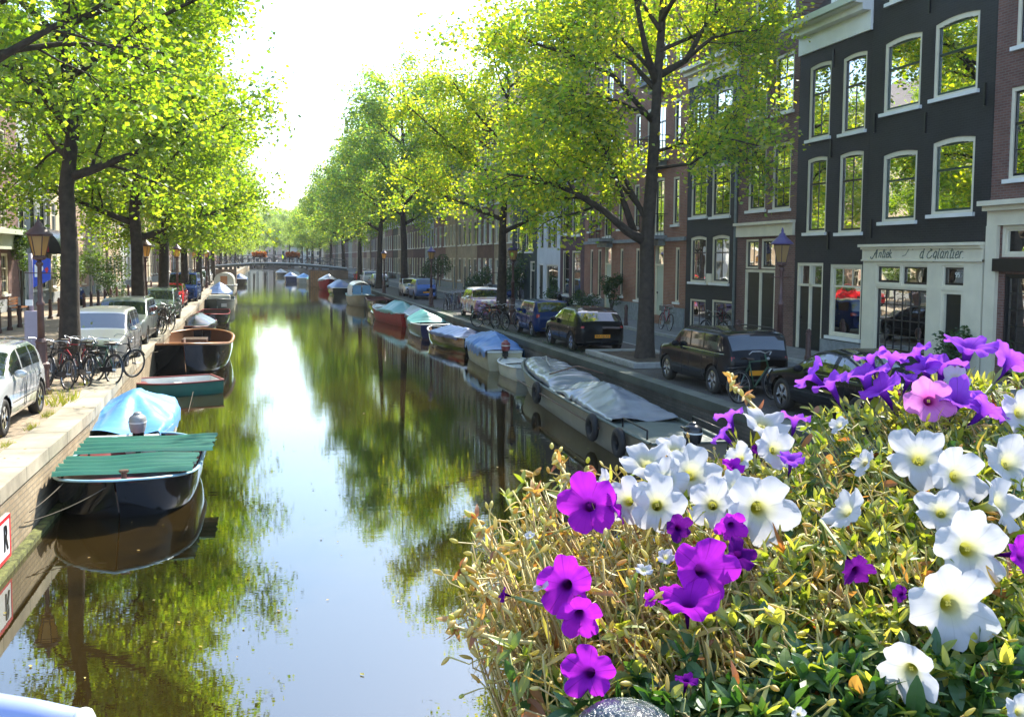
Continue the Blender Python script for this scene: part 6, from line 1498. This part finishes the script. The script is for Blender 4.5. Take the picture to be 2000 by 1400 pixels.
# plant key: [label, flower list (px, py, diameter px, colour, facing)]
PLANTS = {
 'dry': ('straggly petunia with straw-coloured dried stems trailing over the water', [(1150,985,118,'M',(-.25,.35,.9)),(1198,992,66,'M',(.8,.4,.2)),(1105,1142,112,'M',(-.2,.15,.95)),(1132,1200,92,'M',(0,-.3,.9)),(1150,1312,105,'M',(-.3,.3,.8)),(1057,1146,34,'W',(-.4,.8,.3)),(985,1160,30,'D',(-.9,.3,.2)),(1035,1046,20,'W',(-.3,.7,.5))]),
 'whitemid': ('white petunia cluster in the middle of the planter', [(1262,905,98,'W',(-.2,.75,.55)),(1226,978,92,'W',(-.35,.25,.85)),(1350,926,112,'W',(.1,.35,.9)),(1318,880,78,'W',(.1,.8,.4)),(1284,985,112,'W',(-.1,.3,.9)),(1180,945,62,'W',(-.85,.35,.3)),(1392,985,98,'W',(-.2,.3,.9)),(1440,958,92,'W',(.1,.7,.6)),(1483,993,138,'W',(.05,.05,1)),(1300,1088,34,'W',(0,.6,.6)),(1257,1114,34,'W',(0,.8,.4)),(1300,940,90,'W',(0,.6,.7))]),
 'magenta': ('vivid magenta petunia below the white cluster', [(1372,1112,126,'M',(.2,.25,.9)),(1345,1178,118,'M',(-.1,.85,.35)),(1272,1168,34,'M',(-.7,.2,.5)),(1440,1082,74,'D',(.4,.5,.5)),(1428,1026,64,'M',(-.1,-.3,.9)),(1672,1112,66,'D',(.1,-.35,.9)),(1325,1030,54,'D',(.2,.1,.9)),(1430,912,46,'M',(.2,.7,.5)),(1760,1158,34,'D',(-.8,.1,.4)),(1990,1083,74,'M',(.5,.2,.8)),(1340,1330,46,'D',(.1,.9,.1))]),
 'whiteright': ('large white petunia on the near side of the planter', [(1795,895,122,'W',(-.25,.45,.85)),(1868,930,112,'W',(.1,.2,.95)),(1968,905,112,'W',(.2,.35,.85)),(1948,985,112,'W',(.5,.3,.6)),(1838,1000,96,'W',(-.3,.4,.75)),(1892,1072,142,'W',(-.1,.2,.95)),(1857,1180,168,'W',(.05,.05,1)),(1778,1308,118,'W',(-.55,-.15,.7)),(1655,1000,92,'W',(-.75,.55,.25)),(1690,905,56,'W',(-.75,.4,.2)),(1990,1390,70,'W',(.2,.3,.8)),(1992,806,96,'W',(.15,.2,.9)),(1560,1395,30,'W',(0,.2,.9))]),
 'whitetop': ('small white petunia group between the violet trumpets', [(1490,830,88,'W',(.15,.7,.55)),(1512,878,84,'W',(.2,.3,.8)),(1446,895,62,'W',(-.6,.3,.5)),(1868,742,56,'W',(0,.5,.7)),(1640,832,40,'W',(-.6,.5,.3))]),
 'violet': ('violet trumpet petunias along the top of the planter', [(1424,814,62,'V',(-.35,.9,.05)),(1412,850,56,'V',(-.8,.5,0)),(1552,820,60,'V',(.15,.95,.2)),(1545,898,54,'V',(0,.6,.6)),(1585,735,72,'V',(-.85,.45,0)),(1622,752,76,'V',(-.5,.7,.2)),(1690,735,98,'V',(-.3,.8,.3)),(1722,762,84,'V',(-.6,.6,.4)),(1742,702,62,'V',(.4,.8,0)),(1700,700,64,'V',(-.3,.9,.1)),(1790,692,66,'V',(-.55,.8,0)),(1842,714,96,'V',(.1,.85,.35)),(1806,720,70,'V',(-.4,.6,.5)),(1892,680,100,'V',(.05,.75,.6)),(1975,705,84,'V',(.8,.6,0)),(1872,782,98,'V',(.1,.5,.8)),(1925,800,88,'V',(.6,.4,.3)),(1775,742,50,'V',(.2,.6,.6)),(1480,880,30,'D',(0,.7,.5))]),
 'pink': ('single pale pink petunia beneath the violet trumpets', [(1815,782,92,'K',(-.15,.25,.95))]),
}
POLY = [(895,1212),(905,1120),(935,1030),(985,965),(1040,930),(1100,940),(1200,925),(1300,915),(1400,885),(1500,870),(1560,850),(1600,800),(1680,780),(1760,755),(1850,740),(1950,735),(2060,730),(2060,1450),(1060,1450),(1075,1370),(1100,1320),(1010,1280),(930,1240)]
def inside(x, y):
    c = False; j = len(POLY)-1
    for i in range(len(POLY)):
        if (POLY[i][1] > y) != (POLY[j][1] > y) and x < (POLY[j][0]-POLY[i][0])*(y-POLY[i][1])/(POLY[j][1]-POLY[i][1])+POLY[i][0]: c = not c
        j = i
    return c
rng = np.random.RandomState(77)
leafm = {'dry': leafmat('petunia_leaf_dry', [(.5,.42,.09),(.56,.5,.12),(.66,.58,.2),(.52,.3,.06),(.5,.53,.1),(.6,.42,.1)], .4, tcol=(1.4,1.35,.7)),
 'fresh': leafmat('petunia_leaf', [(.1,.18,.02),(.22,.28,.03),(.36,.4,.07),(.5,.48,.12)], .45, tcol=(1.6,1.5,.6)),
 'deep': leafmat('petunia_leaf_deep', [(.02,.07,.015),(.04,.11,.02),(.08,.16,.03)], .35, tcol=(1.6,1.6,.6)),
 'stemdry': leafmat('petunia_stem_dry', [(.52,.42,.14),(.6,.52,.2),(.42,.25,.09)], .25, tcol=(1.2,1.2,.8)), 'stem': leafmat('petunia_stem', [(.2,.26,.07),(.32,.34,.12)], .2, tcol=(1,1,.8)),
 'brown': leafmat('petunia_leaf_withered', [(.3,.1,.03),(.4,.18,.06),(.5,.3,.1),(.6,.42,.05)], .4, tcol=(1.3,1,.6))}
class LM(MB):
    def leaf(s, p, d, n, L_, w, curl=.3):
        """pointed oval leaf, folded along the midrib and curling at the tip"""
        d = d.normalized(); sd = d.cross(n)
        sd = sd.normalized() if sd.length > 1e-5 else d.orthogonal().normalized()
        up = sd.cross(d); b = len(s.v); k = 5
        for i in range(k+1):
            t = i/k; ww = w*.5*(sin(pi*min(1,t*.93+.05))**.8); c = p+d*(L_*t)-up*(curl*L_*t*t)
            for q in (-1,0,1): s.v.append(tuple(c+sd*(ww*q)+up*(.22*ww*abs(q))))
        for i in range(k):
            for j in (0,1): s.f.append((b+i*3+j, b+(i+1)*3+j, b+(i+1)*3+j+1, b+i*3+j+1))
    def bud(s, p, d, L_, r):
        d = d.normalized(); s.tube([p, p+d*L_*.2, p+d*L_*.55, p+d*L_*.85, p+d*L_], [r*.35, r*.9, r, r*.6, r*.1], 6)
rootz = 2.22
def rootpt(T): return Vector((min(1.75, max(.28, T.x+.12)), .98+rng.uniform(-.08,.08), rootz))
plants = {}
fl_all = []
for key, (lab, fls) in PLANTS.items():
    cs = [pt(a, b) for a, b, *_ in fls]; cen = sum(cs, Vector())/len(cs)
    t = thing('petunia_plant', lab, 'petunia', (cen.x, .98, rootz), 0, 'petunias in the box on the near bridge')
    plants[key] = dict(t=t, dry=LM(), fresh=LM(), deep=LM(), stemdry=LM(), stem=LM(), brown=LM())
    for (px, py, dpx, col, fc) in fls:
        c = pt(px, py, -.03); dia = dpx/FL*dpt(py)
        fc = (fc[0], fc[1]+.25, fc[2]-.25) if col == 'V' else fc
        b = flower(t, col, c, sax(fc), dia, rng.uniform(0,6), rng)
        r0 = rootpt(c); ax = sax(fc).normalized(); mid = b-ax*.07
        plants[key]['stem'].tube([b, mid, (mid+r0)/2+Vector((0,0,.03)), r0], [.0022,.0022,.0028,.004], 5)
        fl_all.append((px, py, dpx, key))
def rv(s=1): return Vector(rng.normal(size=3))*s
NST = 0
def density(px): return 1
tries = 0
while NST < 2400 and tries < 30000:
    tries += 1
    px, py = rng.uniform(880, 2060), rng.uniform(730, 1450)
    if not inside(px, py): continue
    if rng.uniform() < np.interp(px, [900,1100,1300], [.6,.45,.1]): continue
    if any((px-a)**2+(py-b)**2 < (d*.36)**2 for a, b, d, k in fl_all) : dd0 = .10
    else: dd0 = 0
    near = min(fl_all, key=lambda q: (q[0]-px)**2+(q[1]-py)**2)[3]
    Pn = plants[near]
    # how dried out this corner of the box is
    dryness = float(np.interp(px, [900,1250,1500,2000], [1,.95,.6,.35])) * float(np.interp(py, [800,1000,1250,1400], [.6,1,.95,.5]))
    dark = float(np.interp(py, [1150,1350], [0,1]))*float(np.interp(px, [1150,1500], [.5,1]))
    tip = pt(px, py, dd0+rng.uniform(.0,.16)); r0 = rootpt(tip)
    out = (tip-r0); 
    ctrl = (tip+r0)/2+Vector((0,-.02,.05))+rv(.03)
    tipd = (out.normalized()+Vector((0,0,.2))+rv(.25)).normalized()
    pts = []
    for i in range(9):
        t = i/8; p = r0*(1-t)**2+ctrl*2*t*(1-t)+tip*t*t; pts.append(p+rv(.004))
    isdry = rng.uniform() < dryness
    th = rng.uniform(.0011,.0019)
    Pn['stemdry' if isdry else 'stem'].tube(pts, [th*1.5]*5+[th*1.3,th*1.1,th,th*.8], 4)
    nlf = rng.randint(7,13) if not isdry else rng.randint(6,11)
    for i in range(nlf):
        t = 1-rng.uniform(0,1)**1.4*.5; j = min(7,int(t*8)); p = pts[j].lerp(pts[j+1], t*8-j)
        side = (rv().normalized()+tipd*.5-FWD*.25); 
        if isdry:
            q = rng.uniform()
            if q < .45:     # spent bud on its own small stalk
                d = (side+Vector((0,0,.2))).normalized(); e = p+d*rng.uniform(.01,.03); e2 = e+(d+rv(.8))*.01
                Pn['stemdry'].tube([p, e, e2], [.0008,.0008,.001], 4, cap=False); Pn['dry'].bud(e2, d+rv(.5), rng.uniform(.008,.017), rng.uniform(.0013,.0029))
            elif q < .92: Pn['dry'].leaf(p, side, rv(), rng.uniform(.01,.024), rng.uniform(.0025,.006), rng.uniform(.3,1.8))
            else: Pn['brown'].leaf(p, side+Vector((0,0,-.5)), rv(), rng.uniform(.012,.024), rng.uniform(.005,.009), rng.uniform(.4,1.8))
        else:
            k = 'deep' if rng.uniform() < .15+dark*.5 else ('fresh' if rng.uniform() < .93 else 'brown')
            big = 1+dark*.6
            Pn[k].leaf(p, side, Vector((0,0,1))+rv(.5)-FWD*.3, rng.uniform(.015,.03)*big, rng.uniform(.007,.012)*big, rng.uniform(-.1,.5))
    # small rosette of leaves at the tip
    if not isdry:
        for i in range(6):
            d = (tipd*.7+rv(.6)).normalized(); Pn['fresh' if dark < .5 or rng.uniform() < .3 else 'deep'].leaf(tip, d, Vector((0,0,1))+rv(.4), rng.uniform(.012,.024)*(1+dark*.5), rng.uniform(.005,.009)*(1+dark*.5), .2)
    NST += 1
# a few long bare stalks sticking out of the mass
for path, kind in [([(1100,955),(1110,935),(1092,905),(1085,885)],1),([(1110,940),(1140,930),(1150,910)],0),([(1050,1010),(1040,960),(1042,925)],1),([(1010,1110),(970,1075),(945,1040),(930,1010)],1),([(1000,1200),(950,1160),(915,1130),(900,1110)],1),([(1045,1255),(980,1250),(930,1235),(890,1225),(880,1205)],1),([(1500,855),(1480,800),(1455,775),(1430,755),(1428,735)],1),([(1320,880),(1295,905)],0)]:
    P_ = [pt(a, b, .02) for a, b in path]; Q = plants['dry' if path[0][0] < 1400 else 'whitetop']
    Q['stemdry'].tube(P_, [.0022]*(len(P_)-1)+[.0012], 5)
    for p in P_[1:]:
        for k in range(4): Q['dry'].bud(p+rv(.004), rv(), rng.uniform(.01,.018), .003); Q['brown'].leaf(p, rv()+Vector((0,0,-.6)), rv(), .013, .006, 1)
for key, P_ in plants.items():
    fmesh = [('stems', 'stem'), ('dried_stems', 'stemdry'), ('foliage', 'fresh'), ('deep_foliage', 'deep'), ('dried_buds_leaves', 'dry'), ('withered_foliage', 'brown')]  # the dry mesh holds spent buds together with dried leaves
    for nm, k in fmesh:
        if P_[k].f: P_[k].build(nm, leafm[k], P_['t'], smooth=(k in ('stem','stemdry','dry')), world=True)
# planter box, rail and the near bridge
t = thing('planter_box', 'dark planter box holding the petunias on the near bridge rail', 'planter', (.95, .98, 1.98))
mb = MB(); mb.box(-.72,-.13,0,.95,-.11,.22); mb.box(-.72,.11,0,.95,.13,.22); mb.box(-.72,-.11,0,-.7,.11,.22); mb.box(.93,-.11,0,.95,.11,.22); mb.box(-.7,-.11,0,.93,.11,.02); mb.build('box', M['iron'], t)
mb = MB(); mb.grid(lambda u, v: (-.7+1.63*u, -.11+.22*v, .19+.01*sin(u*40)*cos(v*9)), 30, 4); mb.build('soil', M['earth'], t)
# wet glossy knob of the railing just below the flowers
m = pmat('wet_dark_enamel', (.012,.03,.04), .22, var=.7, scale=30, bump=.9, bscale=60, coat=.3); M['enamel'] = m
t = thing('rail_post', 'glossy dark rounded rail post cap below the magenta petunia', 'rail post', tuple(at_dep(1222,1440,.86))[:2]+(1.2,))
zc_ = at_dep(1222,1440,.86).z-1.2
mb = MB(); mb.sphere((0,0,zc_), .048, .048, .03, 24, 12); mb.build('cap', m, t, smooth=True)
mb = MB(); mb.lathe([(.03,0),(.03,zc_-.01)], 12); mb.build('post', m, t, smooth=True)
# pale tube end in the bottom corner
M['pale_enamel'] = pmat('pale_enamel', (.3,.36,.6), .25, var=.04, coat=.6)
e = at_dep(158,1418,1.2); s_ = at_dep(-160,1372,1.2)
t = thing('handrail', 'pale glossy handrail tube with a rounded end cap', 'handrail', tuple(e))
d = (s_-e)
mb = MB(); mb.tube([Vector((0,0,0)), d*.3, d*.6, d], [.02,.024,.025,.025], 20); mb.build('tube', M['pale_enamel'], t, smooth=True)
mb = MB(); dn = -d.normalized(); mb.tube([dn*-.006, dn*.0, dn*.006, dn*.012, dn*.015], [.021,.023,.022,.016,.005], 20); mb.build('end_cap', M['trim_white'], t, smooth=True)

# ------------------------------------------------------------------ summer haze over the canal
m = bpy.data.materials.new('haze'); m.use_nodes = True; nt = m.node_tree; nt.nodes.clear()
o_ = N(nt, 'ShaderNodeOutputMaterial'); v_ = N(nt, 'ShaderNodeVolumePrincipled'); v_.inputs['Color'].default_value = (.86,.93,1,1); v_.inputs['Density'].default_value = 0.0002; v_.inputs['Anisotropy'].default_value = .3
nt.links.new(v_.outputs[0], o_.inputs['Volume'])
mb = MB(); mb.box(-1600,-1600,-3.6,1600,3100,45); hzo = mb.build('haze', m); hzo['kind'] = 'stuff'
S.cycles.volume_bounces = 0; S.cycles.volume_max_steps = 32

rng = np.random.RandomState(201)
pts = [(rng.uniform(-3,8.4), 6+rng.uniform(0,1)**1.5*90, ZW+.012) for _ in range(420)]
pts = [p for p in pts if ql(p[1])+.1 < p[0]]
def flat_leaves(pts, m, name, s0):
    mb = MB()
    for p in pts:
        a = rng.uniform(0, 2*pi); l = s0*rng.uniform(.6,1.4); w = l*.55; d = Vector((cos(a), sin(a), 0)); e = Vector((-sin(a), cos(a), 0)); c = Vector(p)
        mb.quad(c-d*l/2, c+e*w/2+Vector((0,0,.006)), c+d*l/2, c-e*w/2)
    o = mb.build(name, m); o['kind'] = 'stuff'
fm_ = leafmat('fallen_leaf', [(.35,.28,.05),(.45,.36,.08),(.25,.14,.04),(.3,.34,.08)], .2)
flat_leaves(pts, fm_, 'floating_leaves', .055)
flat_leaves([(ql(y)-rng.uniform(.2,5.5), y, .056) for y in 12+rng.uniform(0,1,500)**1.3*60], fm_, 'fallen_leaves', .06)
flat_leaves([(XR+rng.uniform(.1,6), y, .05 if True else 0) for y in 14+rng.uniform(0,1,600)**1.2*50], fm_, 'fallen_leaves', .06)

mb = MB(); mb.box(-14,-7,1.05,14,1.12,1.3); mb.box(-14,.9,1.3,14,1.12,1.42)
for x in np.arange(-13.6, 13.8, .8): mb.box(x-.02,.99,1.42,x+.02,1.03,1.96)
mb.box(-14,.97,1.92,14,1.05,1.975)
struct('bridge', mb, M['bridge_iron'])
